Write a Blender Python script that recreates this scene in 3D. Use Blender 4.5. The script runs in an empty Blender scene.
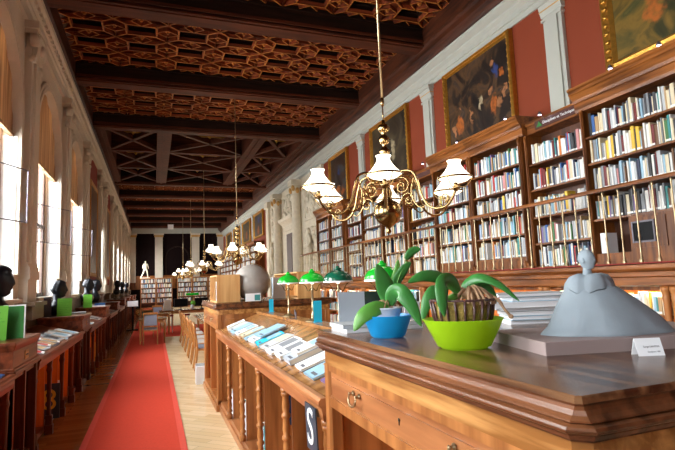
import bpy, math, random
from mathutils import Vector, Matrix
random.seed(7)
sc = bpy.context.scene
COL = sc.collection
PI = math.pi

# ------------------------------------------------------------------ camera
yaw, pit, rol, FPX, EYE = .355, .1105, -.040, 500.0, 1.7
_f = Vector((math.sin(yaw)*math.cos(pit), math.cos(yaw)*math.cos(pit), math.sin(pit)))
_r = Vector((math.cos(yaw), -math.sin(yaw), 0)); _u = _r.cross(_f)
_R = math.cos(rol)*_r + math.sin(rol)*_u; _U = -math.sin(rol)*_r + math.cos(rol)*_u
cam = bpy.data.cameras.new('camera'); cam_o = bpy.data.objects.new('camera', cam); COL.objects.link(cam_o)
M = Matrix((( _R.x, _U.x, -_f.x, 0), (_R.y, _U.y, -_f.y, 0), (_R.z, _U.z, -_f.z, EYE), (0, 0, 0, 1)))
cam_o.matrix_world = M
cam.sensor_width = 36; cam.lens = 36*FPX/675; cam.clip_start = .02; cam.clip_end = 200
sc.camera = cam_o

# ------------------------------------------------------------------ view, sky, daylight
sc.view_settings.view_transform = 'Standard'; sc.view_settings.look = 'None'
sc.view_settings.gamma = 1; sc.view_settings.use_curve_mapping = False
sc.view_settings.exposure = 1.25
w = bpy.data.worlds.new('sky'); sc.world = w; w.use_nodes = True
w.node_tree.nodes['Background'].inputs[0].default_value = (.80, .90, 1, 1)
w.node_tree.nodes['Background'].inputs[1].default_value = 2.5
WIN_E, DAY_COL = 370.0, (1, .965, .91)
def area(name, loc, rot, sx, sy, e, col=(1, 1, 1)):
    l = bpy.data.lights.new(name, 'AREA'); l.shape = 'RECTANGLE'; l.size = sx; l.size_y = sy; l.energy = e; l.color = col
    o = bpy.data.objects.new(name, l); COL.objects.link(o); o.location = loc; o.rotation_euler = rot; return o
# each window: y0, y1 of its opening, spring height of its arch
WINDOWS = [(-4.2, -1.8, 4.35), (-.8, 1.6, 4.35), (2.6, 5.0, 4.35), (6.1, 8.45, 4.35), (9.55, 11.9, 4.35), (13.0, 15.35, 4.35), (19.9, 21.6, 4.45),
           (25.6, 27.3, 4.45), (28.6, 31.0, 4.35), (32.2, 34.6, 4.35), (35.8, 38.2, 4.35), (39.4, 41.8, 4.35), (43.0, 45.4, 4.35)]
for a, b, s in WINDOWS:
    area('daylight', (-2.62, (a+b)/2, 3.5), (0, -PI/2+.30, 0), 3.9, b-a, WIN_E*(b-a)/2.35*(.4 if b < 2 else 1), DAY_COL)

# ------------------------------------------------------------------ materials
def lin(c):
    return tuple(((x/255)/12.92 if x <= 10 else (((x/255)+.055)/1.055)**2.4) for x in c)+(1,)
def newmat(name):
    m = bpy.data.materials.new(name); m.use_nodes = True; nt = m.node_tree
    return m, nt, nt.nodes['Principled BSDF']
def plain(name, c, rough=.6, metal=0, var=.12, scale=6, emis=None, es=0, spec=.5, bump=0, stretch=(1, 1, 1), trans=0):
    m, nt, b = newmat(name); N = nt.nodes; L = nt.links
    tc = N.new('ShaderNodeTexCoord'); mp = N.new('ShaderNodeMapping'); mp.inputs['Scale'].default_value = stretch
    no = N.new('ShaderNodeTexNoise'); no.inputs['Scale'].default_value = scale; no.inputs['Detail'].default_value = 5
    mx = N.new('ShaderNodeMix'); mx.data_type = 'RGBA'
    a = lin(c); lo = tuple(x*(1-var) for x in a[:3])+(1,); hi = tuple(min(1, x*(1+var)) for x in a[:3])+(1,)
    mx.inputs[6].default_value = lo; mx.inputs[7].default_value = hi
    L.new(tc.outputs['Object'], mp.inputs[0]); L.new(mp.outputs[0], no.inputs['Vector'])
    L.new(no.outputs[0], mx.inputs[0]); L.new(mx.outputs[2], b.inputs['Base Color'])
    b.inputs['Roughness'].default_value = rough; b.inputs['Metallic'].default_value = metal
    b.inputs['Specular IOR Level'].default_value = spec
    if trans: b.inputs['Transmission Weight'].default_value = trans
    if emis: b.inputs['Emission Color'].default_value = lin(emis); b.inputs['Emission Strength'].default_value = es
    if bump:
        bp = N.new('ShaderNodeBump'); bp.inputs['Strength'].default_value = bump; bp.inputs['Distance'].default_value = .01
        L.new(no.outputs[0], bp.inputs['Height']); L.new(bp.outputs[0], b.inputs['Normal'])
    return m
def wood(name, c1, c2, rough=.35, axis=1, scale=1.0, spec=.5, coat=0):
    """streaky grain along the given axis"""
    m, nt, b = newmat(name); N = nt.nodes; L = nt.links
    tc = N.new('ShaderNodeTexCoord'); mp = N.new('ShaderNodeMapping')
    s = [14*scale]*3; s[axis] = 1.1*scale; mp.inputs['Scale'].default_value = s
    n1 = N.new('ShaderNodeTexNoise'); n1.inputs['Scale'].default_value = 1; n1.inputs['Detail'].default_value = 8; n1.inputs['Distortion'].default_value = .35
    n2 = N.new('ShaderNodeTexNoise'); n2.inputs['Scale'].default_value = .9; n2.inputs['Detail'].default_value = 3
    ad = N.new('ShaderNodeMath'); ad.operation = 'MULTIPLY_ADD'; ad.inputs[1].default_value = .7
    ml = N.new('ShaderNodeMath'); ml.operation = 'MULTIPLY'; ml.inputs[1].default_value = .3
    cr = N.new('ShaderNodeValToRGB'); cr.color_ramp.elements[0].position = .40; cr.color_ramp.elements[1].position = .60
    cr.color_ramp.elements[0].color = lin(c1); cr.color_ramp.elements[1].color = lin(c2)
    L.new(tc.outputs['Object'], mp.inputs[0]); L.new(mp.outputs[0], n1.inputs['Vector']); L.new(tc.outputs['Object'], n2.inputs['Vector'])
    L.new(n2.outputs[0], ml.inputs[0]); L.new(n1.outputs[0], ad.inputs[0]); L.new(ml.outputs[0], ad.inputs[2])
    L.new(ad.outputs[0], cr.inputs[0]); L.new(cr.outputs[0], b.inputs['Base Color'])
    b.inputs['Roughness'].default_value = rough; b.inputs['Specular IOR Level'].default_value = spec
    b.inputs['Coat Weight'].default_value = coat; b.inputs['Coat Roughness'].default_value = .12
    bp = N.new('ShaderNodeBump'); bp.inputs['Strength'].default_value = .12; bp.inputs['Distance'].default_value = .004
    L.new(n1.outputs[0], bp.inputs['Height']); L.new(bp.outputs[0], b.inputs['Normal'])
    return m
def glassy(name, tint=(1, 1, 1), fac=.88, rough=.03, fres=.35):
    m, nt, b = newmat(name); N = nt.nodes; L = nt.links
    tr = N.new('ShaderNodeBsdfTransparent'); tr.inputs[0].default_value = tint+(1,)
    gl = N.new('ShaderNodeBsdfGlossy'); gl.inputs['Roughness'].default_value = rough
    fr = N.new('ShaderNodeLayerWeight'); fr.inputs[0].default_value = .25
    mm = N.new('ShaderNodeMath'); mm.operation = 'MULTIPLY_ADD'; mm.inputs[1].default_value = fres; mm.inputs[2].default_value = 1-fac
    mx = N.new('ShaderNodeMixShader')
    L.new(fr.outputs['Fresnel'], mm.inputs[0]); L.new(mm.outputs[0], mx.inputs[0]); L.new(tr.outputs[0], mx.inputs[1]); L.new(gl.outputs[0], mx.inputs[2])
    L.new(mx.outputs[0], N['Material Output'].inputs[0]); return m

W = {}
W['ceil_red'] = wood('ceiling_red_wood', (80, 33, 15), (132, 58, 26), .6, 0, 1, .2)
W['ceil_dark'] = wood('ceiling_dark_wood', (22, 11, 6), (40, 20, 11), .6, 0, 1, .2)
W['ceil_gold'] = wood('ceiling_gilt_edge', (134, 74, 27), (186, 114, 46), .5, 0, 1, .3)
W['ceil_beam'] = wood('ceiling_beam_wood', (60, 27, 15), (88, 42, 23), .55, 0, 1, .2)
W['frieze'] = wood('frieze_wood', (46, 21, 12), (78, 38, 20), .5, 1, 1, .25)
W['case'] = wood('bookcase_wood', (90, 48, 18), (144, 84, 34), .42, 2, 1, .3)
W['case_y'] = wood('bookcase_moulding_wood', (86, 46, 18), (148, 88, 38), .38, 1, 1, .35)
W['case_back'] = wood('bookcase_back_wood', (60, 30, 15), (86, 46, 22), .5, 2)
W['orange'] = wood('warm_inner_wood', (204, 104, 30), (238, 140, 56), .5, 2, 1, .25)
W['top'] = wood('worn_dark_desk_top', (66, 38, 24), (136, 96, 64), .22, 1, 1.3, .5)
W['mould'] = wood('desk_moulding_wood', (62, 34, 20), (126, 78, 48), .3, 1, 1.2, .4)
W['golden'] = wood('golden_frieze_wood', (140, 90, 42), (206, 152, 90), .38, 1, 1.6, .4)
W['desk'] = wood('desk_body_wood', (138, 84, 42), (184, 122, 68), .35, 2)
W['desk_y'] = wood('desk_drawer_wood', (136, 82, 48), (178, 118, 74), .3, 1)
W['slope'] = wood('reading_slope_wood', (128, 84, 48), (172, 124, 76), .2, 0, .8, .6)
W['maho'] = wood('left_desk_mahogany', (84, 40, 24), (140, 76, 48), .3, 1, 1, .35)
W['maho_z'] = wood('left_desk_post_wood', (74, 32, 18), (118, 58, 34), .36, 2, 1, .3)
W['box'] = wood('pale_box_wood', (190, 140, 84), (214, 168, 110), .5, 2)
W['chair'] = wood('chair_wood', (160, 100, 50), (196, 138, 78), .3, 2)
W['tabletop'] = wood('reading_table_top', (112, 82, 48), (160, 124, 76), .2, 1)
W['stone'] = plain('warm_stone', (204, 194, 178), .8, var=.12, scale=3, bump=.15)
W['stone_d'] = plain('dark_marble_dado', (104, 84, 66), .4, var=.4, scale=5)
W['jamb'] = plain('beige_window_jamb', (176, 150, 126), .6)
W['reveal'] = plain('white_window_reveal', (240, 242, 244), .6, var=.03)  # near white stands for daylight blowing out the reveal
W['white'] = plain('white_painted_plaster', (176, 177, 168), .6, var=.05)
W['marble'] = plain('pale_carved_marble', (212, 202, 180), .7, var=.2, scale=7, bump=.3)
W['gold_s'] = plain('dull_gilt_frame', (186, 134, 62), .5, metal=.2, var=.3, scale=18)
W['gold'] = plain('gilded_frame', (186, 136, 56), .36, metal=.75, var=.35, scale=18, bump=.3)
W['goldedge'] = plain('gilt_line', (196, 150, 80), .5, var=.2)
W['redwall'] = plain('brick_red_painted_wall', (128, 50, 18), .8, var=.06, scale=2)
W['redwall_d'] = plain('deep_red_wall', (134, 46, 30), .8, var=.06, scale=2)
W['carpet'] = plain('red_carpet_pile', (206, 72, 54), .95, var=.12, scale=40, spec=.1, bump=.3)
W['carpet_e'] = plain('carpet_edge_red', (220, 92, 78), .95, var=.1, scale=40, spec=.1)
W['blind'] = plain('ochre_blind_cloth', (196, 160, 118), .9, var=.15, scale=2, stretch=(1, 8, .4))
def blindmat():
    m, nt, b = newmat('ochre_blind_cloth'); N = nt.nodes; L = nt.links
    tc = N.new('ShaderNodeTexCoord'); mp = N.new('ShaderNodeMapping'); mp.inputs['Scale'].default_value = (1, 9, .5); no = N.new('ShaderNodeTexNoise'); no.inputs['Scale'].default_value = 1.4
    cr = N.new('ShaderNodeValToRGB'); cr.color_ramp.elements[0].color = lin((150, 118, 86)); cr.color_ramp.elements[1].color = lin((206, 172, 132)); cr.color_ramp.elements[0].position = .35; cr.color_ramp.elements[1].position = .65
    L.new(tc.outputs['Object'], mp.inputs[0]); L.new(mp.outputs[0], no.inputs['Vector']); L.new(no.outputs[0], cr.inputs[0]); L.new(cr.outputs[0], b.inputs['Base Color']); b.inputs['Roughness'].default_value = .9
    tr = N.new('ShaderNodeBsdfTranslucent'); L.new(cr.outputs[0], tr.inputs[0]); mx = N.new('ShaderNodeMixShader'); mx.inputs[0].default_value = .12
    L.new(b.outputs[0], mx.inputs[1]); L.new(tr.outputs[0], mx.inputs[2]); L.new(mx.outputs[0], N['Material Output'].inputs[0]); return m
W['blind'] = blindmat()
W['winframe'] = plain('dark_window_wood', (84, 64, 56), .5)
W['pane'] = glassy('window_glass', (.97, .99, 1), .92)
W['screen_glass'] = glassy('clear_casement_glass', (.96, .965, .98), .985, .02, .10)
W['steel'] = plain('grey_metal_strip', (96, 90, 98), .45, metal=.4)
W['brass'] = plain('polished_brass', (160, 134, 92), .2, metal=1, var=.1)
W['brass_d'] = plain('aged_brass', (168, 148, 116), .34, metal=.9, var=.15)
W['shade'] = plain('white_opal_glass', (255, 246, 230), .3, emis=(255, 238, 210), es=1.1) if False else plain('white_opal_glass', (250, 244, 232), .3, emis=(255, 240, 215), es=1.2, var=.02)
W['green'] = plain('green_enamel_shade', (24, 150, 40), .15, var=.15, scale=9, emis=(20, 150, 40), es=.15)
W['green_d'] = plain('dark_green_enamel_shade', (20, 84, 62), .15, var=.25, scale=9)
W['white_p'] = plain('white_paper', (236, 238, 242), .6, var=.04)
W['grey_p'] = plain('grey_cover', (170, 178, 188), .5)
W['black'] = plain('black_plastic', (16, 16, 20), .3)
W['navy'] = plain('dark_slate_board', (54, 66, 78), .45)
W['bronze'] = plain('dark_bronze', (34, 36, 42), .28, metal=.6, var=.4, scale=8)
W['clay'] = plain('grey_clay', (142, 153, 162), .75, var=.06, scale=20, bump=.25, spec=.3)
W['plinth'] = plain('matt_taupe_board', (150, 132, 130), .5, var=.05)
W['leaf'] = plain('orchid_leaf', (64, 132, 62), .3, var=.25, scale=6, spec=.5)
W['leaf_l'] = plain('young_orchid_leaf', (96, 160, 66), .4, var=.2, scale=6)
W['root'] = plain('dry_orchid_root', (176, 140, 108), .7, var=.4, scale=40, bump=.5)
W['bark'] = plain('mossy_bark', (150, 126, 62), .9, var=.6, scale=120, bump=.9)
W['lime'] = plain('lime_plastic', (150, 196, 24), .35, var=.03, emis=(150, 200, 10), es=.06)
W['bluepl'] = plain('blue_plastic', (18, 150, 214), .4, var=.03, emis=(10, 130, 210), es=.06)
W['clearpot'] = plain('clear_pot', (206, 212, 222), .25, var=.1)
W['slat'] = plain('brown_glazed_slat', (88, 62, 60), .2)
W['limecard'] = plain('lime_card', (96, 172, 44), .7, var=.04)
W['greencard'] = plain('deep_green_card', (40, 120, 50), .6, var=.2, scale=9)
W['cyan'] = plain('cyan_card', (30, 186, 224), .6)
W['globe'] = plain('grey_brown_globe', (160, 154, 148), .3, var=.45, scale=7)
W['pad'] = plain('grey_blue_upholstery', (140, 150, 172), .8)
W['pad_g'] = plain('dark_green_upholstery', (28, 62, 52), .8)
W['pad_w'] = plain('white_seat_pad', (214, 214, 214), .8)
W['screen'] = plain('black_screen', (10, 10, 14), .5, spec=.15)
W['ink'] = plain('grey_print', (90, 92, 100), .8)
W['ink_g'] = plain('dark_green_print', (40, 120, 30), .8)
W['plaster'] = plain('white_plaster_figure', (236, 228, 204), .7)
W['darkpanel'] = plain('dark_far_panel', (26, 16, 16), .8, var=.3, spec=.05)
W['lampface'] = plain('spot_lamp_face', (240, 235, 255), .3, emis=(240, 232, 255), es=3)
W['redline'] = plain('red_felt_strip', (128, 32, 26), .8)

def parquet(name, c1, c2, rough, rot):
    m, nt, b = newmat(name); N = nt.nodes; L = nt.links
    tc = N.new('ShaderNodeTexCoord'); mp = N.new('ShaderNodeMapping'); mp.inputs['Rotation'].default_value = (0, 0, rot)
    br = N.new('ShaderNodeTexBrick'); br.inputs['Color1'].default_value = lin(c1); br.inputs['Color2'].default_value = lin(c2)
    br.inputs['Mortar'].default_value = tuple(x*.55 for x in lin(c1)[:3])+(1,)
    br.inputs['Scale'].default_value = 1; br.inputs['Brick Width'].default_value = .75; br.inputs['Row Height'].default_value = .11; br.inputs['Mortar Size'].default_value = .003
    no = N.new('ShaderNodeTexNoise'); no.inputs['Scale'].default_value = 2.2; no.inputs['Detail'].default_value = 5
    mr = N.new('ShaderNodeMapRange'); mr.inputs[3].default_value = rough*.6; mr.inputs[4].default_value = rough*1.5
    L.new(tc.outputs['Object'], mp.inputs[0]); L.new(mp.outputs[0], br.inputs['Vector']); L.new(tc.outputs['Object'], no.inputs['Vector'])
    L.new(br.outputs[0], b.inputs['Base Color']); L.new(no.outputs[0], mr.inputs[0]); L.new(mr.outputs[0], b.inputs['Roughness'])
    bp = N.new('ShaderNodeBump'); bp.inputs['Strength'].default_value = .15; bp.inputs['Distance'].default_value = .006
    L.new(no.outputs[0], bp.inputs['Height']); L.new(bp.outputs[0], b.inputs['Normal'])
    return m
W['floor'] = parquet('pale_oak_parquet', (236, 212, 172), (218, 190, 146), .2, PI/4)
W['floor_d'] = parquet('varnished_brown_border_parquet', (202, 128, 60), (176, 106, 46), .15, 0)  # browner parquet left of the carpet
def painting_mat(name, ramp, scale=3, blobs=()):
    """mottled canvas with soft-edged figures (y, z, half width, half height, colour)"""
    m, nt, b = newmat(name); N = nt.nodes; L = nt.links
    tc = N.new('ShaderNodeTexCoord')
    no = N.new('ShaderNodeTexNoise'); no.inputs['Scale'].default_value = scale; no.inputs['Detail'].default_value = 6; no.inputs['Distortion'].default_value = 1.2
    cr = N.new('ShaderNodeValToRGB'); e = cr.color_ramp.elements
    e[0].position = ramp[0][0]; e[0].color = lin(ramp[0][1]); e[1].position = ramp[-1][0]; e[1].color = lin(ramp[-1][1])
    for p, c in ramp[1:-1]:
        q = e.new(p); q.color = lin(c)
    L.new(tc.outputs['Object'], no.inputs['Vector']); L.new(no.outputs[0], cr.inputs[0]); cur = cr.outputs[0]
    if blobs:
        n2 = N.new('ShaderNodeTexNoise'); n2.inputs['Scale'].default_value = 7; n2.inputs['Detail'].default_value = 3; L.new(tc.outputs['Object'], n2.inputs['Vector'])
        sb = N.new('ShaderNodeVectorMath'); sb.operation = 'MULTIPLY_ADD'; sb.inputs[1].default_value = (0, .34, .34); sb.inputs[2].default_value = (0, -.17, -.17)
        L.new(n2.outputs['Color'], sb.inputs[0]); ad = N.new('ShaderNodeVectorMath'); L.new(tc.outputs['Object'], ad.inputs[0]); L.new(sb.outputs[0], ad.inputs[1])
        n3 = N.new('ShaderNodeTexNoise'); n3.inputs['Scale'].default_value = 16; L.new(tc.outputs['Object'], n3.inputs['Vector'])
        for y, z, ry, rz, c in blobs:
            s = N.new('ShaderNodeVectorMath'); s.operation = 'SUBTRACT'; s.inputs[1].default_value = (0, y, z); L.new(ad.outputs[0], s.inputs[0])
            k = N.new('ShaderNodeVectorMath'); k.operation = 'MULTIPLY'; k.inputs[1].default_value = (0, 1/ry, 1/rz); L.new(s.outputs[0], k.inputs[0])
            l = N.new('ShaderNodeVectorMath'); l.operation = 'LENGTH'; L.new(k.outputs[0], l.inputs[0])
            r = N.new('ShaderNodeMapRange'); r.inputs[1].default_value = 1.15; r.inputs[2].default_value = .6; r.interpolation_type = 'SMOOTHSTEP'; L.new(l.outputs['Value'], r.inputs[0])
            mu = N.new('ShaderNodeMath'); mu.operation = 'MULTIPLY'; L.new(r.outputs[0], mu.inputs[0]); L.new(n3.outputs[0], mu.inputs[1])
            m2 = N.new('ShaderNodeMath'); m2.operation = 'MULTIPLY'; m2.inputs[1].default_value = 1.5; m2.use_clamp = True; L.new(mu.outputs[0], m2.inputs[0])
            x = N.new('ShaderNodeMix'); x.data_type = 'RGBA'; L.new(m2.outputs[0], x.inputs[0]); L.new(cur, x.inputs[6]); x.inputs[7].default_value = lin(c); cur = x.outputs[2]
    L.new(cur, b.inputs['Base Color']); b.inputs['Roughness'].default_value = .4; return m
PAINT = {'paint1': ('dark_canvas_warm', [(.3, (18, 14, 14)), (.46, (42, 32, 26)), (.56, (84, 60, 38)), (.66, (48, 42, 42)), (.8, (100, 76, 54))], 2.2),
    'paint0': ('green_brown_canvas', [(.3, (18, 20, 12)), (.45, (54, 52, 24)), (.56, (118, 92, 38)), (.7, (60, 62, 32)), (.85, (120, 108, 50))], 1.6),
    'paint2': ('brown_grey_canvas', [(.3, (30, 24, 20)), (.5, (60, 50, 38)), (.62, (84, 72, 52)), (.8, (52, 42, 34))], 1.8),
    'paint3': ('canvas_with_blue_sky', [(.3, (24, 20, 20)), (.46, (60, 38, 24)), (.56, (60, 60, 60)), (.8, (80, 80, 74))], 1.5),
    'paintL': ('shaded_canvas', [(.3, (60, 36, 22)), (.5, (96, 62, 38)), (.8, (124, 88, 56))], 1.2)}  # last entry: mottled brown canvas for the left wall
PC = {'skinpaint': (168, 112, 72), 'bluepaint': (36, 62, 120), 'orangepaint': (170, 92, 36), 'creampaint': (176, 160, 128)}

# ------------------------------------------------------------------ mesh helpers
class MB:
    def __init__(s): s.v = []; s.f = []; s.m = []; s.sm = []
    def add(s, vs, fs, mi=0, smooth=False):
        n = len(s.v); s.v += [tuple(v) for v in vs]
        for f in fs: s.f.append([i+n for i in f]); s.m.append(mi); s.sm.append(smooth)
    def box(s, x0, x1, y0, y1, z0, z1, mi=0, T=None):
        vs = [Vector((x, y, z)) for z in (z0, z1) for x, y in ((x0, y0), (x1, y0), (x1, y1), (x0, y1))]
        if T is not None: vs = [T @ v for v in vs]
        s.add(vs, [(0, 3, 2, 1), (4, 5, 6, 7), (0, 1, 5, 4), (1, 2, 6, 5), (2, 3, 7, 6), (3, 0, 4, 7)], mi); return s
    def lathe(s, prof, seg=16, o=(0, 0, 0), mi=0, T=None, smooth=True):
        vs = []; fs = []
        for r, z in prof:
            for k in range(seg):
                a = 2*PI*k/seg; v = Vector((r*math.cos(a), r*math.sin(a), z))
                if T is not None: v = T @ v
                vs.append(v+Vector(o))
        for i in range(len(prof)-1):
            for k in range(seg):
                k2 = (k+1) % seg; fs.append((i*seg+k, i*seg+k2, (i+1)*seg+k2, (i+1)*seg+k))
        if prof[0][0] > 1e-4: fs.append(tuple(reversed(range(seg))))
        if prof[-1][0] > 1e-4: fs.append(tuple((len(prof)-1)*seg+k for k in range(seg)))
        s.add(vs, fs, mi, smooth); return s
    def shell(s, prof, seg=20, o=(0, 0, 0), mi=0):
        """open lathe (no caps)"""
        vs = []; fs = []
        for r, z in prof:
            for k in range(seg):
                a = 2*PI*k/seg; vs.append((o[0]+r*math.cos(a), o[1]+r*math.sin(a), o[2]+z))
        for i in range(len(prof)-1):
            for k in range(seg):
                k2 = (k+1) % seg; fs.append((i*seg+k, i*seg+k2, (i+1)*seg+k2, (i+1)*seg+k))
        s.add(vs, fs, mi, True); return s
    def tube(s, pts, r, seg=8, mi=0):
        pts = [Vector(p) for p in pts]; n = len(pts); rs = r if isinstance(r, (list, tuple)) else [r]*n
        vs = []; fs = []; up = Vector((0, 0, 1))
        for i, p in enumerate(pts):
            d = (pts[min(i+1, n-1)]-pts[max(i-1, 0)]).normalized()
            ref = up if abs(d.dot(up)) < .95 else Vector((1, 0, 0))
            a = d.cross(ref).normalized(); b = d.cross(a)
            if i and a.dot(pa) < 0: a, b = -a, -b
            pa = a
            for k in range(seg):
                t = 2*PI*k/seg; vs.append(p+rs[i]*(math.cos(t)*a+math.sin(t)*b))
        for i in range(n-1):
            for k in range(seg):
                k2 = (k+1) % seg; fs.append((i*seg+k, i*seg+k2, (i+1)*seg+k2, (i+1)*seg+k))
        fs.append(tuple(reversed(range(seg)))); fs.append(tuple((n-1)*seg+k for k in range(seg)))
        s.add(vs, fs, mi, True); return s
    def prism(s, poly, axis, a, b, mi=0):
        """poly in the two other axes, extruded from a to b along axis"""
        n = len(poly)
        def mk(p, t): return {'x': (t, p[0], p[1]), 'y': (p[0], t, p[1]), 'z': (p[0], p[1], t)}[axis]
        vs = [mk(p, a) for p in poly]+[mk(p, b) for p in poly]
        fs = [tuple(range(n)), tuple(range(2*n-1, n-1, -1))]+[(i, i+n, (i+1) % n+n, (i+1) % n) for i in range(n)]
        s.add(vs, fs, mi); return s
    def loft(s, x0, x1, y0, y1, st, mi=0):
        """rectangle with canted corners lofted through stations (z, offset, cant)"""
        vs = []; fs = []
        for z, o, c in st:
            a, b, e, d = x0-o, x1+o, y0-o, y1+o; c = max(c, .001)
            vs += [(a+c, e, z), (b-c, e, z), (b, e+c, z), (b, d-c, z), (b-c, d, z), (a+c, d, z), (a, d-c, z), (a, e+c, z)]
        n = len(st)
        for i in range(n-1):
            for k in range(8):
                k2 = (k+1) % 8; fs.append((i*8+k, i*8+k2, (i+1)*8+k2, (i+1)*8+k))
        fs.append(tuple(reversed(range(8)))); fs.append(tuple((n-1)*8+k for k in range(8)))
        s.add(vs, fs, mi); return s
    def ell(s, c, r, mi=0, seg=12, rings=8, T=None):
        prof = [(max(1e-5, math.sin(PI*i/rings)), -math.cos(PI*i/rings)) for i in range(rings+1)]
        S = Matrix.Diagonal((r[0], r[1], r[2])); 
        if T is not None: S = T.to_3x3() @ S
        return s.lathe(prof, seg, c, mi, S)
    def build(s, name, mats, parent=None, loc=(0, 0, 0), rz=0, kind=None):
        me = bpy.data.meshes.new(name); me.from_pydata(s.v, [], s.f)
        for m in (mats if isinstance(mats, (list, tuple)) else [mats]): me.materials.append(W[m] if isinstance(m, str) else m)
        me.polygons.foreach_set('material_index', s.m); me.polygons.foreach_set('use_smooth', s.sm)
        me.update(); me.validate()
        import bmesh
        bm = bmesh.new(); bm.from_mesh(me); bmesh.ops.recalc_face_normals(bm, faces=bm.faces); bm.to_mesh(me); bm.free()
        o = bpy.data.objects.new(name, me); COL.objects.link(o); o.location = loc; o.rotation_euler = (0, 0, rz)
        if parent: o.parent = parent
        if kind: o['kind'] = kind
        return o
def empty(name, loc=(0, 0, 0), rz=0, kind=None):
    o = bpy.data.objects.new(name, None); COL.objects.link(o); o.location = loc; o.rotation_euler = (0, 0, rz); o.empty_display_size = .1
    if kind: o['kind'] = kind
    return o
def tag(o, label, cat, group=None):
    o['label'] = label; o['category'] = cat
    if group: o['group'] = group
    return o
def copy_tree(o, parent=None):
    c = o.copy(); COL.objects.link(c)
    if parent: c.parent = parent
    for ch in list(o.children): copy_tree(ch, c)
    return c
def text(s, name, size, mat, M4, parent=None, depth=.0015, align='CENTER'):
    """lettering laid in local xy, placed by matrix"""
    cu = bpy.data.curves.new(name, 'FONT'); cu.body = s; cu.size = size; cu.extrude = depth; cu.align_x = align; cu.align_y = 'CENTER'
    t = bpy.data.objects.new(name, cu); COL.objects.link(t)
    bpy.context.view_layer.update()
    me = bpy.data.meshes.new_from_object(t.evaluated_get(bpy.context.evaluated_depsgraph_get()))
    bpy.data.objects.remove(t); me.materials.clear(); me.materials.append(W[mat]); me.transform(M4)
    o = bpy.data.objects.new(name, me); COL.objects.link(o)
    if parent: o.parent = parent
    return o
def bez(p0, p1, p2, p3, n=12):
    p0, p1, p2, p3 = map(Vector, (p0, p1, p2, p3)); o = []
    for i in range(n+1):
        t = i/n; o.append((1-t)**3*p0+3*(1-t)**2*t*p1+3*(1-t)*t*t*p2+t**3*p3)
    return o
def smoothline(pts, n=5):
    P = [Vector(p) for p in pts]; P = [2*P[0]-P[1]]+P+[2*P[-1]-P[-2]]; o = []
    for i in range(1, len(P)-2):
        for k in range(n):
            t = k/n; a, b, c, d = P[i-1:i+3]
            o.append(.5*((2*b)+(c-a)*t+(2*a-5*b+4*c-d)*t*t+(3*b-a-3*c+d)*t**3))
    o.append(P[-2]); return o

# ================================================================== ROOM SHELL
Y0, Y1 = -5.0, 46.5; XL, XR = -1.9, 6.0
mb = MB(); mb.box(-.72, XR+.3, Y0, Y1+.3, -.1, 0); mb.build('floor', 'floor', kind='structure')
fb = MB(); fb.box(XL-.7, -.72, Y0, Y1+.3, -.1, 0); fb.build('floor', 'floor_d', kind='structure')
cp = empty('carpet_runner', (0, 0, 0)); tag(cp, 'long bright red carpet runner laid along the parquet aisle', 'carpet')
mb = MB(); mb.box(-.68, .27, Y0+.3, 45, .0, .012); mb.build('pile', 'carpet', cp)
mb = MB(); mb.box(-.75, -.68, Y0+.3, 45, .0, .010); mb.box(.27, .34, Y0+.3, 45, .0, .010); mb.build('border', 'carpet_e', cp)
tag(MB().box(.345, 4.4, 18.6, 23.5, 0, .011).build('carpet', 'carpet'), 'wide red carpet under the computer desk beyond the long table', 'carpet')

# ---- left wall: arched windows in warm stone
def arch_pts(a, b, zs, n=14):
    c, r = (a+b)/2, (b-a)/2
    return [(c-r*math.cos(PI*i/n), zs+r*math.sin(PI*i/n)*1.0) for i in range(n+1)]
SILL, WT = 1.62, 7.74
xo = XL-.6
mb = MB(); prev = Y0
for a, b, zs in WINDOWS:
    mb.box(xo, XL, prev, a, 0, WT)                                 # solid between windows
    mb.box(xo, XL, a, b, 0, SILL)
    P = arch_pts(a, b, zs)
    for i in range(len(P)-1):                                      # spandrel over the arch
        (ya, za), (yb, zb) = P[i], P[i+1]
        mb.add([(XL, ya, za), (XL, yb, zb), (XL, yb, WT), (XL, ya, WT), (xo, ya, za), (xo, yb, zb), (xo, yb, WT), (xo, ya, WT)],
               [(0, 1, 2, 3), (7, 6, 5, 4), (0, 4, 5, 1)])
    prev = b
mb.box(xo, XL, prev, Y1, 0, WT)
wall_left = mb.build('wall_left', 'stone', kind='structure')
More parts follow.
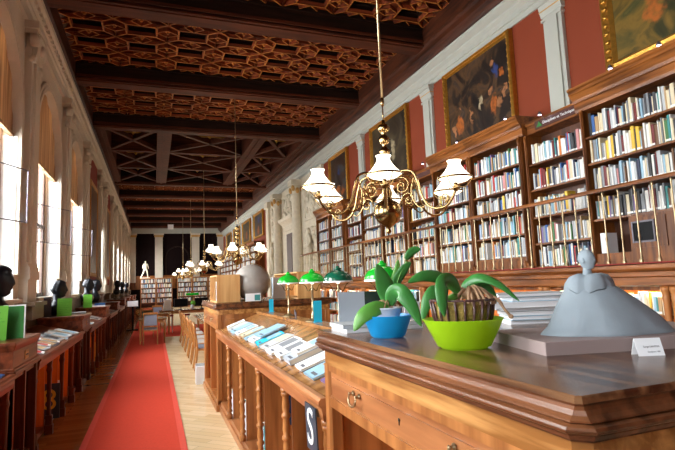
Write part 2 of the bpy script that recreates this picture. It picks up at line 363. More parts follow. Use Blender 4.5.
# red panels between the far windows
def left_panel(a, b):
    m = MB().box(XL, XL+.02, a, b, 1.9, 6.0); return m.build('wall_panel', 'redwall_d', wall_left)
for a, b in ((16.75, 19.6), (21.9, 25.3)): left_panel(a, b)
for wi, (a, b, zs) in enumerate(WINDOWS):
    w_ = empty('window_%d' % (wi+1), (XL, (a+b)/2, SILL), kind='structure')
    c, r = (a+b)/2, (b-a)/2; h = zs-SILL
    # archivolt moulding round the opening
    m = MB(); P = arch_pts(a, b, zs, 20)
    outl = [(a, SILL+.35)]+P+[(b, SILL+.35)]
    for off, wd, dp in ((0, .07, .05), (.07, .05, .03), (.13, .03, .045)):
        for i in range(len(outl)-1):
            (ya, za), (yb, zb) = outl[i], outl[i+1]
            def o(y, z, d):
                if z < zs: return (y+(d if y > c else -d), z)
                k = (r+d)/r; return (c+(y-c)*k, zs+(z-zs)*k)
            q = [o(ya, za, off), o(yb, zb, off), o(yb, zb, off+wd), o(ya, za, off+wd)]
            vs = [(0, y-c, z-SILL) for y, z in q]+[(dp, y-c, z-SILL) for y, z in q]
            m.add(vs, [(4, 5, 6, 7), (0, 1, 5, 4), (3, 7, 6, 2)])
    m.build('window_surround', 'stone', w_)
    m = MB(); Q = [(-r, 0), (-r, 4.03-SILL)]                 # daylight glare on the reveals, painted as white strips below the blind
    for s in (-1, 1): y0, y1 = sorted((s*r, s*(r-.012))); m.box(-.20, -.004, y0, y1, 0, 4.03-SILL)
    m.build('window_lining', 'reveal', w_)
    m = MB(); gx = -.27
    for s in (-1, 1):
        y0, y1 = sorted((s*(r-.10), s*(r-.20))); m.box(gx-.02, gx+.03, y0, y1, 0, h)
    m.box(gx-.03, gx+.05, -.06, .06, 0, h+r*.95)
    for z in (0, h*.5, h): m.box(gx-.03, gx+.05, -r, r, z, z+.07)
    for s in (-.5, .5): m.box(gx-.01, gx+.02, s*r-.02, s*r+.02, 0, h)
    m.build('window_frame', 'winframe', w_)
    for s in (-1, 1): y0, y1 = sorted((s*r, s*(r-.10))); MB().box(gx-.04, gx+.07, y0, y1, 0, h).build('window_jamb', 'jamb', w_)
    m = MB(); n = 14
    m.prism([(-r, 0), (r, 0)]+[(r*math.cos(PI*i/n), h+r*math.sin(PI*i/n)) for i in range(n+1)], 'x', gx, gx+.006); m.build('pane', 'pane', w_)
    m = MB(); m.box(-.6, .12, -r-.0, r+.0, -.06, 0); m.build('window_sill', 'stone', w_)
    # blind filling the arch, its hem at z 4.05
    m = MB(); n = 16; B = 4.05-SILL; R_ = r*.999; k = 30
    for i in range(k):
        ya, yb = -R_*math.cos(PI*i/k), -R_*math.cos(PI*(i+1)/k)
        top = lambda y: h+math.sqrt(max(0, R_*R_-y*y))
        xx = -.085+.012*math.sin(i*1.3); x2 = -.085+.012*math.sin((i+1)*1.3)
        m.add([(xx, ya, B), (x2, yb, B), (x2, yb, top(yb)), (xx, ya, top(ya)), (xx-.01, ya, B), (x2-.01, yb, B), (x2-.01, yb, top(yb)), (xx-.01, ya, top(ya))],
              [(0, 1, 2, 3), (7, 6, 5, 4), (0, 4, 5, 1)], 0, True)
    m.box(-.11, -.05, -R_, R_, B-.03, B+.02)
    m.build('blind', 'blind', w_)
# pilasters between windows with capital and base
def left_pilaster(y):
    m = MB(); x = XL; wd = .30
    m.box(x, x+.10, y-wd, y+wd, 1.95, 5.55); m.box(x, x+.14, y-wd*.55, y+wd*.55, 2.15, 5.35)
    for z0, z1, e, d in ((1.95, 2.03, .02, .16), (2.03, 2.10, .012, .15), (2.10, 2.16, .004, .13)): m.box(x, x+d, y-wd-e, y+wd+e, z0, z1)
    # pedestal
    m.box(x, x+.13, y-wd, y+wd, 1.55, 1.95); m.box(x, x+.16, y-wd-.02, y+wd+.02, 1.90, 1.95)
    # scrolled capital
    m.box(x, x+.2, y-wd-.06, y+wd+.06, 5.86, 5.98); m.box(x, x+.17, y-wd-.02, y+wd+.02, 5.78, 5.86)
    m.prism([(x, 5.45), (x+.15, 5.45), (x+.17, 5.6), (x+.2, 5.8), (x, 5.8)], 'y', y-wd*.8, y+wd*.8)
    T = Matrix.Rotation(PI/2, 3, 'Y')
    for s in (-1, 1):
        m.lathe([(.001, 0), (.1, 0), (.1, .1), (.06, .12), (.001, .13)], 12, (x+.08, y+s*wd, 5.68), 0, T)
        m.lathe([(.001, 0), (.06, 0), (.06, .08), (.001, .1)], 10, (x+.06, y+s*wd*.9, 5.38), 0, T)
    m.ell((x+.18, y, 5.62), (.06, .09, .1), 0, 10, 6); m.ell((x+.12, y, 5.2), (.05, .06, .16), 0, 8, 6)
    return m.build('pilaster', 'stone', wall_left)
for y in (5.55, 9.0, 12.45, 16.0, 2.1, -1.3, 28.0, 31.6, 35.2, 38.8, 42.4, 19.65, 21.95, 25.3): left_pilaster(y)
# dark marble pedestal blocks and dado
m = MB()
for y in (5.55, 9.0, 12.45, 16.0, 19.6, 22.9, 26, 31.6, 35.2, 38.8, 42.4): m.box(XL, XL+.22, y-.42, y+.42, 1.30, 1.55); m.box(XL, XL+.26, y-.46, y+.46, 1.5, 1.56)
m.box(XL, XL+.03, Y0, Y1, 0, 1.5); m.build('dado', 'stone_d', wall_left)
# stone entablature of the left wall
m = MB()
m.prism([(XL, 5.98), (XL+.05, 5.98), (XL+.05, 6.06), (XL+.03, 6.06), (XL+.03, 6.22), (XL+.06, 6.24), (XL+.06, 6.3), (XL+.10, 6.33), (XL+.10, 6.42), (XL+.16, 6.46), (XL+.16, 6.56), (XL, 6.56)], 'y', Y0, Y1)
y = 1.0
while y < 46:
    m.box(XL+.06, XL+.13, y, y+.09, 6.33, 6.40); y += .2
m.build('trim_1', 'stone', kind='structure')

# ---- right wall
wr = MB().box(XR, XR+.3, Y0, Y1, 0, 7.74).build('wall_right', 'redwall', kind='structure')
m = MB()
m.prism([(XR, 6.06), (XR-.03, 6.06), (XR-.03, 6.16), (XR-.06, 6.17), (XR-.06, 6.26), (XR-.10, 6.29), (XR-.12, 6.31), (XR-.12, 6.35), (XR-.2, 6.39), (XR-.24, 6.42), (XR-.24, 6.47), (XR, 6.47)], 'y', Y0, Y1)
m.build('trim_2', 'white', kind='structure')
def pil_right(y, wd=.19):
    m = MB(); x = XR
    m.box(x-.06, x, y-wd, y+wd, 3.8, 5.8); m.box(x-.09, x, y-wd*.62, y+wd*.62, 3.8, 5.72)
    m.box(x-.09, x, y-wd-.02, y+wd+.02, 5.72, 5.76)
    m.prism([(x, 5.8), (x-.07, 5.8), (x-.1, 5.9), (x-.12, 5.98), (x-.14, 5.98), (x-.14, 6.06), (x, 6.06)], 'y', y-wd-.03, y+wd+.03)
    m.box(x-.15, x, y-wd-.06, y+wd+.06, 5.99, 6.06)
    m.box(x-.105, x-.0, y-wd-.035, y+wd+.035, 5.885, 5.90, 1)
    return m.build('pilaster', ['white', 'goldedge'], wr)
for y in (1.95, 5.85, 9.75, 13.75, 31.7, 36.0, 40.2, 44.0): pil_right(y)

# ---- back and near walls
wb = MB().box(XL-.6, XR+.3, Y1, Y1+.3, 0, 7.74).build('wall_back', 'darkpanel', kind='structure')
m = MB(); m.box(XL, XR, Y1-.25, Y1, 6.42, 6.72); m.box(XL, XR, Y1-.35, Y1, 6.72, 6.86)
m.build('trim_3', 'white', kind='structure')
for x in (-1.75, .45, 3.55, 5.8):
    m = MB(); wd = .32
    m.box(x-wd, x+wd, Y1-.2, Y1, 2.2, 6.1); m.box(x-wd-.1, x+wd+.1, Y1-.24, Y1, 6.28, 6.42); m.box(x-wd-.05, x+wd+.05, Y1-.22, Y1, 6.1, 6.28, 1)
    m.build('pilaster', ['stone', 'goldedge'], wb)
m = MB().box(XL, XR, Y1-.1, Y1, 1.6, 2.75); m.build('dado', 'case', wb)
m = MB(); n = 20                                                   # arched niche surround
for i in range(n):
    a0, a1 = PI*i/n, PI*(i+1)/n; vs = []
    for t, rr in ((a0, .9), (a1, .9), (a1, 1.02), (a0, 1.02)): vs.append((2.0-rr*math.cos(t), Y1-.04, 4.3+rr*math.sin(t)))
    m.add(vs+[(p[0], Y1, p[2]) for p in vs], [(3, 2, 1, 0), (0, 1, 5, 4), (2, 3, 7, 6)])
m.box(.98, 1.1, Y1-.04, Y1, 2.75, 4.3); m.box(2.9, 3.02, Y1-.04, Y1, 2.75, 4.3); m.build('niche_surround', 'ceil_dark', wb)
MB().box(XL-.6, XR+.3, Y0-.3, Y0, 0, 7.74).build('wall_near', 'redwall', kind='structure')

# ---- ceiling
ZC, ZB = 7.15, 6.7
cx0, cx1 = -1.80, 5.50
beams = [-1.95, 1.70, 5.35, 9.03, 12.69, 16.33, 25.4, 29.1, 32.8, 36.5, 40.2, 43.9]
BW = .55
ceiling = MB().box(XL-.6, XR+.3, Y0-.3, Y1+.3, 7.75, 7.9).build('ceiling', 'ceil_dark', kind='structure')
m = MB()                                                           # side friezes
m.prism([(XR-.24, 6.47), (XR-.27, 6.47), (XR-.3, 6.52), (XR-.34, 6.56), (XR-.36, 6.62), (XR-.44, 6.66), (XR-.46, 6.72), (XR-.5, 6.74), (XR-.5, 7.1), (XR-.56, 7.12), (XR-.56, 7.2), (XR, 7.2), (XR, 6.47)], 'y', Y0, Y1)
m.prism([(XL, 6.56), (XL+.13, 6.56), (XL+.13, 6.64), (XL+.17, 6.68), (XL+.17, 7.08), (XL+.25, 7.12), (XL+.25, 7.2), (XL, 7.2)], 'y', Y0, Y1)
m.build('side_frieze', 'frieze', ceiling)
proto = None
for y in beams:
    if proto is None:
        m = MB(); m.box(cx0-.1, cx1+.1, 0, BW, ZB+.04, ZC+.62, 1)
        m.box(cx0-.1, cx1+.1, .05, BW-.05, ZB, ZB+.04, 0); m.box(cx0-.1, cx1+.1, .12, BW-.12, ZB-.02, ZB, 0)
        m.box(cx0-.1, cx1+.1, -.05, 0, ZC-.1, ZC+.05, 1); m.box(cx0-.1, cx1+.1, BW, BW+.05, ZC-.1, ZC+.05, 1)
        m.box(cx0-.1, cx1+.1, -.02, BW+.02, ZB+.04, ZB+.10, 0)
        b_ = m.build('beam', ['ceil_beam', 'ceil_dark'], ceiling); b_.location.y = y; proto = b_
    else:
        b_ = proto.copy(); COL.objects.link(b_); b_.location.y = y
# coffer panel between two beams: pierced rectangles in a lattice of gilt-edged stars and diamonds
def coffer(Lb):
    m = MB(); nx, ny = 7, max(3, round(Lb/.8)); p, q = (cx1-cx0)/nx, Lb/ny; rx, ry = .30, q*.27
    def rib(a, b, wd=.03, mi=1):
        a = Vector((a[0], a[1])); b = Vector((b[0], b[1])); d = (b-a).normalized(); n = Vector((-d.y, d.x))*wd/2
        z0, z1 = ZC-.075, ZC
        vs = [(a+n).to_tuple()+(z0,), (b+n).to_tuple()+(z0,), (b-n).to_tuple()+(z0,), (a-n).to_tuple()+(z0,),
              (a+n*2.2).to_tuple()+(z1,), (b+n*2.2).to_tuple()+(z1,), (b-n*2.2).to_tuple()+(z1,), (a-n*2.2).to_tuple()+(z1,)]
        m.add(vs, [(0, 1, 2, 3)], mi); m.add(vs, [(0, 4, 5, 1), (2, 6, 7, 3)], 0)
    for j in range(ny):
        for i in range(nx):
            cx, cy = cx0+p*(i+.5), q*(j+.5)
            x0, x1, y0, y1 = cx-p/2, cx+p/2, cy-q/2, cy+q/2
            # plate with a rectangular hole
            for a, b, c, d in ((x0, x1, y0, cy-ry), (x0, x1, cy+ry, y1), (x0, cx-rx, cy-ry, cy+ry), (cx+rx, x1, cy-ry, cy+ry)):
                m.add([(a, c, ZC), (b, c, ZC), (b, d, ZC), (a, d, ZC)], [(0, 3, 2, 1)], 0)
            zz = ZC+.28
            for st, (dx, dz) in enumerate(((0, 0), (.05, .1), (.09, .2))):    # stepped recess
                a, b, c, d = cx-rx+dx, cx+rx-dx, cy-ry+dx, cy+ry-dx; z0 = ZC+dz; z1 = ZC+dz+.1
                m.add([(a, c, z0), (b, c, z0), (b, d, z0), (a, d, z0), (a, c, z1), (b, c, z1), (b, d, z1), (a, d, z1)],
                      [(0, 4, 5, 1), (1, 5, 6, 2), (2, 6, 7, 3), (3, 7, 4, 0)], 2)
                e = .05
                if st < 2: m.add([(a, c, z1), (b, c, z1), (b, d, z1), (a, d, z1), (a+e, c+e, z1), (b-e, c+e, z1), (b-e, d-e, z1), (a+e, d-e, z1)],
                      [(0, 1, 5, 4), (1, 2, 6, 5), (2, 3, 7, 6), (3, 0, 4, 7)], 2)
            m.add([(cx-rx, cy-ry, zz+.02), (cx+rx, cy-ry, zz+.02), (cx+rx, cy+ry, zz+.02), (cx-rx, cy+ry, zz+.02)], [(0, 3, 2, 1)], 2)
            c4 = [(cx-rx, cy-ry), (cx+rx, cy-ry), (cx+rx, cy+ry), (cx-rx, cy+ry)]; n4 = [(x0, y0), (x1, y0), (x1, y1), (x0, y1)]
            for k in range(4): rib(c4[k], c4[(k+1) % 4]); rib(c4[k], n4[k])
            for s in (-1, 1):                                      # half hexagon stars at the sides
                xe = cx+s*p/2
                rib((cx+s*rx, cy), (xe, cy+.14), .022); rib((cx+s*rx, cy), (xe, cy-.14), .022)
                rib((xe, cy+.14), (xe, cy+s*0+q/2), .022)
                ye = cy+s*q/2
                rib((cx-.2, ye), (cx, cy+s*ry), .022); rib((cx+.2, ye), (cx, cy+s*ry), .022)
                rib((cx-.2, ye), (x0, ye), .022); rib((cx+.2, ye), (x1, ye), .022)
            for ox, oy in ((cx, y0), (x0, cy)):                    # carved rosettes
                m.lathe([(.06, 0), (.055, -.03), (.03, -.035), (.025, -.07), (.001, -.08)], 6, (ox, oy, ZC), 1, None, False)
    return m
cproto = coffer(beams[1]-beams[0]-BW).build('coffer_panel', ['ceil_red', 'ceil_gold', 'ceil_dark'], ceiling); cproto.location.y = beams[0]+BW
for i in range(1, len(beams)-1):
    if abs(beams[i]-16.33) < .01: continue
    c_ = cproto.copy(); COL.objects.link(c_); c_.location.y = beams[i]+BW
c_ = cproto.copy(); COL.objects.link(c_); c_.location.y = -4.6-BW
# open-work bay: broad lengthwise beams, crossed braces and gilt pendants
m = MB(); ya, yb = 16.88, 25.4
xs = [(-1.75, -1.45), (.12, .58), (3.30, 3.75), (5.1, 5.45)]
for a, b in xs:
    m.box(a, b, ya, yb, ZB+.06, ZC+.5); m.box((a+b)/2-.03, (a+b)/2+.03, ya, yb, ZB+.02, ZB+.06)
ys = [ya, ya+2.84, ya+5.68, yb]
for y in ys[1:-1]: m.box(cx0, cx1, y-.1, y+.1, ZB+.1, ZC+.4)
for i in range(3):
    a, b = xs[i][1], xs[i+1][0]
    for j in range(3):
        c, d = ys[j]+.08, ys[j+1]-.08
        for (p0, p1) in (((a, c), (b, d)), ((a, d), (b, c))):
            v0 = Vector(p0); v1 = Vector(p1); dd = (v1-v0).normalized(); n = Vector((-dd.y, dd.x))*.06
            pl = [(v0+n).to_tuple(), (v1+n).to_tuple(), (v1-n).to_tuple(), (v0-n).to_tuple()]
            m.prism(pl, 'z', ZB+.12, ZB+.26)
m.build('brace_beam', 'ceil_beam', ceiling)
m = MB()
for i in range(3):
    for j in range(3):
        cx, cy = (xs[i][1]+xs[i+1][0])/2, (ys[j]+ys[j+1])/2
        for dx in (-.8, 0, .8):
            if abs(dx) > .1 and i == 0: dx *= .5
            m.lathe([(.02, .75), (.03, .3), (.16, .25), (.18, .2), (.08, .12), (.1, .05), (.03, -.05), (.001, -.08)], 8, (cx+dx, cy, ZC-.05))
        for s in (-1, 1):
            m.box(cx-.9 if i else cx-.6, cx+.9 if i else cx+.6, cy+s*.55-.03, cy+s*.55+.03, ZC+.1, ZC+.16)
m.build('pendant', 'gold', ceiling)

# ================================================================== RIGHT SIDE: GALLERY BOOKCASES
SECS = [(1.2, 2.55, 'n'), (2.55, 5.1, 'A'), (5.1, 6.3, 'n'), (6.3, 7.7, 'w'), (7.7, 9.0, 'w'), (9.0, 10.3, 'n'), (10.3, 11.6, 'w'), (11.6, 12.9, 'w'), (12.9, 14.35, 'n'), (14.35, 15.65, 'w'), (15.65, 17.0, 'w')]
ROWS = {'A': [3.50, 3.13, 2.75, 2.37], 'n': [3.40, 2.99, 2.56, 2.15, 1.79], 'w': [3.47, 3.09, 2.72, 2.33, 1.96]}
SECNAME = ['bookcase nearest the near wall', 'tall bookcase above the grey clay figure', 'narrow recessed bookcase under the section sign', 'bookcase under the first full painting, nearer half',
           'bookcase under the first full painting, farther half', 'narrow bookcase behind the chandelier, right of its lamps', 'bookcase behind the near chandelier body, nearer half', 'bookcase behind the near chandelier body, farther half',
           'narrow bookcase left of the near chandelier body', 'bookcase next to last before the marble portal', 'last bookcase beside the marble portal']
def sx(k): return 5.60 if k == 'n' else 5.52
for (a, b, k), nm in zip(SECS, SECNAME):
    e = empty('bookcase', (XR-.003, (a+b)/2, 1.75)); tag(e, 'brown wooden '+nm+', built along the gallery', 'bookcase', 'gallery bookcases')
    c = (a+b)/2; h = (b-a)/2; f = sx(k)-XR+.003; zt = 2.14
    m = MB()
    for y in (-h, h):
        s = 1 if y < 0 else -1; y0, y1 = sorted((y, y+s*.045)); m.box(f, -.0, y0, y1, 0, zt)
        y0, y1 = sorted((y+s*.01, y+s*.055)); m.box(f-.025, f, y0, y1, .05, zt)
        yy = y+s*.032; m.lathe([(.016, 0.1), (.02, .14), (.014, .2), (.016, 1.0), (.02, 1.05), (.014, 1.1), (.014, 2.0), (.02, 2.05), (.016, 2.1)], 8, (f-.03, yy, 0))
    m.box(f, 0, -h+.04, h-.04, zt-.012, zt-.0005)
    m.build('frame', 'case', e)
    MB().box(-.10, -.08, -h+.045, h-.045, 0, zt).build('back_panel', 'case_back', e)
    for z in ROWS[k]:
        MB().box(f+.01, -.10, -h+.045, h-.045, z-1.75-.03, z-1.75).box(f-.003, f+.01, -h+.045, h-.045, z-1.75-.028, z-1.75-.004).build('shelf', 'case_y', e)
    m = MB()
    if k == 'n':
        hh_ = h-.075; m.box(f-.005, 0, -hh_, hh_, zt, zt+.12); m.box(f-.03, 0, -hh_, hh_, zt+.11, zt+.15); m.box(f-.045, 0, -hh_, hh_, zt+.15, zt+.17)
    else:
        P = [(0, zt-.02), (f-.01, zt-.02), (f-.02, zt+.02), (f-.02, zt+.10), (f-.04, zt+.11), (f-.05, zt+.15), (f-.09, zt+.21), (f-.11, zt+.225), (f-.11, zt+.26), (f-.13, zt+.28), (f-.13, zt+.31), (0, zt+.31)]
        m.prism(P, 'y', -h-.0, h+.0)
        if (a, k) in ((2.55, 'A'), (6.3, 'w'), (10.3, 'w'), (14.35, 'w')): m.prism(P, 'y', -h-.07, -h) if a != 2.55 else None
        if b in (5.1, 9.0, 12.9, 17.0): m.prism(P, 'y', h, h+.07)
    m.build('cornice', 'case_y', e)
    m = MB()
    if k == 'A':
        m.box(f, -.1, -h+.045, h-.045, 0.0, .16); m.box(f-.01, f, -h+.045, h-.045, .02, .06)
        m.box(f, f+.02, -h+.045, .70, .16, .60); m.box(f+.02, -.1, .68, .70, .16, .6); m.box(f-.012, f, -.60, .12, .2, .56); m.box(f-.012, f, .22, .66, .2, .56)
        m.build('cupboard', 'case', e)
        fr = MB().box(f-.022, f-.013, .37, .63, .28, .50, 0).build('cupboard_grille', 'screen', e)
        MB().box(f-.03, f-.0135, .35, .65, .26, .28).box(f-.03, f-.0135, .35, .65, .50, .52).box(f-.03, f-.0135, .35, .37, .28, .50).box(f-.03, f-.0135, .63, .65, .28, .50).build('grille_frame', 'steel', fr)
    elif k == 'w':
        m.box(f, -.1, -h+.045, h-.045, 0, .19); m.box(f-.012, f, -h+.1, h-.1, .04, .15); m.build('plinth_board', 'case', e)
# white document case standing in the open compartment
tag(MB().box(5.54, 5.74, 4.90, 4.98, 1.915, 2.18).build('document_case', 'white_p'), 'white upright document case alone in the open compartment beside the black grille', 'box')
# lettered board over the narrow section
sb = MB().box(5.568, 5.59, 5.16, 6.02, 3.905, 4.03).build('section_sign', 'slat'); tag(sb, 'dark sign board lettered Disciplines et Techniques over the narrow bookcase', 'sign')
Mt = Matrix(((0, 0, -1, 5.566), (-1, 0, 0, 5.53), (0, 1, 0, 3.967), (0, 0, 0, 1)))
text('Disciplines et Techniques', 'lettering', .062, 'white_p', Mt, sb)
MB().prism([(5.86, 3.93), (5.98, 3.93), (5.92, 4.01)], 'x', 5.56, 5.568).build('green_triangle', 'greencard', sb)
sb = MB().box(5.568, 5.59, 9.1, 9.9, 3.905, 4.0).build('section_sign', 'slat'); tag(sb, 'dark sign board over the narrow bookcase behind the chandelier', 'sign')

# gallery floor, railing
gl = MB(); gl.box(5.0, XR-.003, 1.2, 17.4, 1.62, 1.75)
gl.prism([(5.04, 1.50), (5.0, 1.52), (5.0, 1.60), (4.95, 1.615), (4.95, 1.66), (4.92, 1.68), (4.90, 1.70), (4.90, 1.74), (5.0, 1.75)], 'y', 1.2, 17.4)
gal = gl.build('gallery_walkway', 'case_y'); tag(gal, 'moulded wooden gallery ledge running under the upper bookcases', 'gallery')
MB().box(4.93, 5.0, 1.2, 17.4, 1.75, 1.765).build('felt_strip', 'redline', gal)
rl = empty('gallery_railing', (4.965, 9, 1.765)); tag(rl, 'brass baluster railing with wooden handrail along the gallery edge', 'railing')
MB().prism([(-.03, .85), (-.035, .875), (-.025, .895), (.025, .895), (.035, .875), (.03, .85)], 'y', -7.7, 8.3).build('handrail', 'case_y', rl)
m = MB(); m.box(-.014, .014, -.014, .014, 0, .03)
m.lathe([(.02, .03), (.014, .045), (.010, .06), (.0085, .25), (.012, .27), (.0135, .285), (.012, .30), (.0085, .32), (.0085, .52), (.012, .54), (.0135, .555), (.012, .57), (.0085, .59), (.0085, .8), (.013, .82), (.015, .85)], 8)
bal = m.build('baluster', 'brass_d', rl); bal.location.y = -5.25-2.1
for i in range(1, 76):
    b_ = bal.copy(); COL.objects.link(b_); b_.location.y = -5.25-2.1+.21*i

# lower bookcases under the gallery
LSE = [(1.2, 3.75, 'panel'), (3.75, 5.55, 'books'), (5.55, 7.35, 'panel'), (7.35, 8.9, 'panel'), (8.9, 10.4, 'books'), (10.4, 11.9, 'books'), (11.9, 13.4, 'books'), (13.4, 15.0, 'books'), (15.0, 17.3, 'books')]
for i, (a, b, k) in enumerate(LSE):
    e = empty('lower_bookcase', (5.1, (a+b)/2, 0)); h = (b-a)/2
    tag(e, ['warm brown panelled cupboard front under the gallery at the right edge', 'low open bookcase with warm lit books behind the grey clay figure', 'orange brown panelled front under the gallery right of the lime bowl plant',
            'orange brown panelled front under the gallery above the blue bowl', 'low bookcase behind the nearest green lamp', 'low bookcase behind the dark green lamp', 'low bookcase right of the two light green lamps',
            'low bookcase behind the second green lamp', 'low bookcase nearest the marble portal'][i], 'bookcase', 'low bookcases under the gallery')
    for y in (-h+.05, h-.05):
        MB().lathe([(.05, 1.50), (.055, 1.47), (.045, 1.44), (.038, 1.41), (.045, 1.38), (.036, 1.33), (.034, 1.1), (.04, .9), (.044, .7), (.036, .6), (.045, .56), (.05, .5), (.05, .0)], 12, (-.035, y, 0)).build('turned_column', 'desk', e)
    m = MB(); m.box(.02, .3, -h, -h+.035, 0, 1.5).box(.02, .3, h-.035, h, 0, 1.5).box(.0, .3, -h, h, 0, .12).box(0, .3, -h, h, 1.46, 1.5); m.build('frame', 'case', e)
    MB().box(.30, .33, -h, h, 0, 1.5).build('back_panel', 'orange', e)
    if k == 'panel':
        m = MB(); m.box(.05, .07, -h+.035, h-.035, .12, 1.46)
        for s in range(2):
            y0 = -h+.08+s*(h-.04); m.box(.035, .05, y0, y0+h-.12, .2, 1.4)
        m.build('front_panel', 'orange', e)
    else:
        for z in (1.19, .82, .45): MB().box(.03, .3, -h+.035, h-.035, z-.03, z).build('shelf', 'case_y', e)
def strip_light(y0, y1, x, z, e, col=(1, .78, .5)):
    area('shelf_lamp', (x, (y0+y1)/2, z), (0, 0, 0), .05, y1-y0, e, col)
strip_light(3.8, 5.5, 5.17, 1.455, 10)
strip_light(9, 17, 5.17, 1.455, 16)

# ---------------------------------------------------------------- books
BC = [('white', (228, 228, 224)), ('cream', (222, 208, 176)), ('pale grey', (186, 190, 194)), ('pale blue', (150, 186, 208)), ('blue', (52, 96, 160)), ('navy', (30, 40, 70)),
      ('red', (178, 40, 38)), ('dark red', (110, 32, 34)), ('orange', (214, 120, 46)), ('yellow', (226, 186, 60)), ('green', (70, 120, 70)), ('teal', (60, 140, 140)),
      ('black', (28, 28, 32)), ('charcoal', (66, 66, 72)), ('brown', (110, 76, 50)), ('tan', (178, 146, 104)), ('pink', (206, 140, 140)), ('violet', (120, 100, 150)), ('mid grey', (130, 134, 140))]
BW_ = [28, 15, 14, 9, 3, 4, 3, 4, 1.5, 1.5, 1.5, 4, 6, 5, 4, 6, 1.5, 1.5, 9]
for n, c in BC: W['bk_'+n] = plain('book_cover_'+n.replace(' ', '_'), c, .5, var=.08)
W['label'] = plain('spine_label', (240, 240, 236), .6)
W['pages'] = plain('book_pages', (226, 218, 200), .8)
def gen_row(a, b, hmax, rnd, gap=.0):
    out = []; y = a+.01
    while y < b-.03:
        t = rnd.choice((.014, .018, .022, .026, .03, .036, .045)); 
        if y+t > b-.01: break
        if rnd.random() < gap: y += rnd.uniform(.03, .2); continue
        h = rnd.uniform(.66, .97)*hmax
        out.append((y, t, h, rnd.choices(range(len(BC)), BW_)[0], rnd.uniform(.15, .21))); y += t+rnd.choice((.001, .001, .002, .004))
    return out
def book_mb(mb, x, y, z, t, h, d, ci, li, pi_, nice=False, dx=0):
    x += dx
    if nice:
        pl = [(x+d, y+t), (x+.004, y+t), (x, y+t*.8), (x-.0015, y+t*.5), (x, y+t*.2), (x+.004, y), (x+d, y)]
        mb.prism(pl, 'z', z, z+h, ci)
        mb.box(x+.008, x+d-.004, y+.002, y+t-.002, z+h-.003, z+h+.0005, pi_)
    else:
        mb.add([(x, y, z), (x+d, y, z), (x+d, y+t, z), (x, y+t, z), (x, y, z+h), (x+d, y, z+h), (x+d, y+t, z+h), (x, y+t, z+h)], [(4, 5, 6, 7), (0, 1, 5, 4), (2, 3, 7, 6), (3, 0, 4, 7)], ci)
    if t > .012 and random.random() < .55: mb.box(x-.003, x+.001, y+.001, y+t-.001, z+.012, z+.036, li)
rnd = random.Random(3); allb = []
for si, (a, b, k) in enumerate(SECS):
    for ri, z in enumerate(ROWS[k]):
        up = (ROWS[k][ri-1]-z-.03) if ri else .40
        lo, hi = a+.06, b-.06
        for j, bk in enumerate(gen_row(lo, hi, min(.33, up), rnd, .004 if si < 6 else .02)):
            allb.append((si, ri, j, sx(k)+.03, bk, z+.0005))
for i, (a, b, k) in enumerate(LSE):
    if k == 'books':
        for z in (1.19, .82, .45):
            for j, bk in enumerate(gen_row(a+.07, b-.07, .26, rnd, .01 if i == 1 else .12)): allb.append((100+i, z, j, 5.15, bk, z+.0005))
vis = [q for q in allb if q[0] < 3 and q[4][0] > 3.52]; vis.sort(key=lambda q: q[4][0]); near = vis[:255]
nearset = set(id(q) for q in near)
ORD = ['first', 'second', 'third', 'fourth', 'fifth', 'sixth', 'seventh', 'eighth', 'ninth', 'tenth', 'eleventh', 'twelfth', 'thirteenth', 'fourteenth', 'fifteenth', 'sixteenth', 'seventeenth', 'eighteenth', 'nineteenth', 'twentieth']
TEN = ['', '', 'twenty', 'thirty', 'forty', 'fifty', 'sixty', 'seventy', 'eighty']
def ordw(n):
    if n <= 20: return ORD[n-1]
    t, o = divmod(n, 10); return (TEN[t]+'-'+ORD[o-1]) if o else {3: 'thirtieth', 4: 'fortieth', 5: 'fiftieth', 6: 'sixtieth', 7: 'seventieth', 8: 'eightieth'}[t]
rowcount = {}
for q in near: rowcount.setdefault((q[0], q[1]), []).append(q)
for key, L in rowcount.items():
    L.sort(key=lambda q: -q[4][0])                                  # left to right in the picture
    for n, (si, ri, j, x, (y, t, h, ci, d), z) in enumerate(L):
        mb = MB(); book_mb(mb, 0, 0, 0, t, h, d, 0, 1, 2, True)
        o = mb.build('book', ['bk_'+BC[ci][0], 'label', 'pages'], None, (x+random.uniform(-.008, .012), y, z+.0005))
        where = 'bookcase above clay figure' if si == 1 else 'narrow bookcase under section sign'
        wd = 'thin' if t < .02 else ('thick' if t > .034 else 'medium')
        tag(o, '%s %s book, %s from left, %s shelf, %s' % (wd, BC[ci][0], ordw(n+1), ['top', 'second', 'third', 'fourth', 'fifth'][ri], where), 'book', 'books in the near gallery bookcases')
mb = MB()
for q in allb:
    if id(q) in nearset: continue
    (si, ri, j, x, (y, t, h, ci, d), z) = q
    book_mb(mb, x+random.uniform(-.008, .012), y, z, t, h, d, ci, len(BC), len(BC)+1)
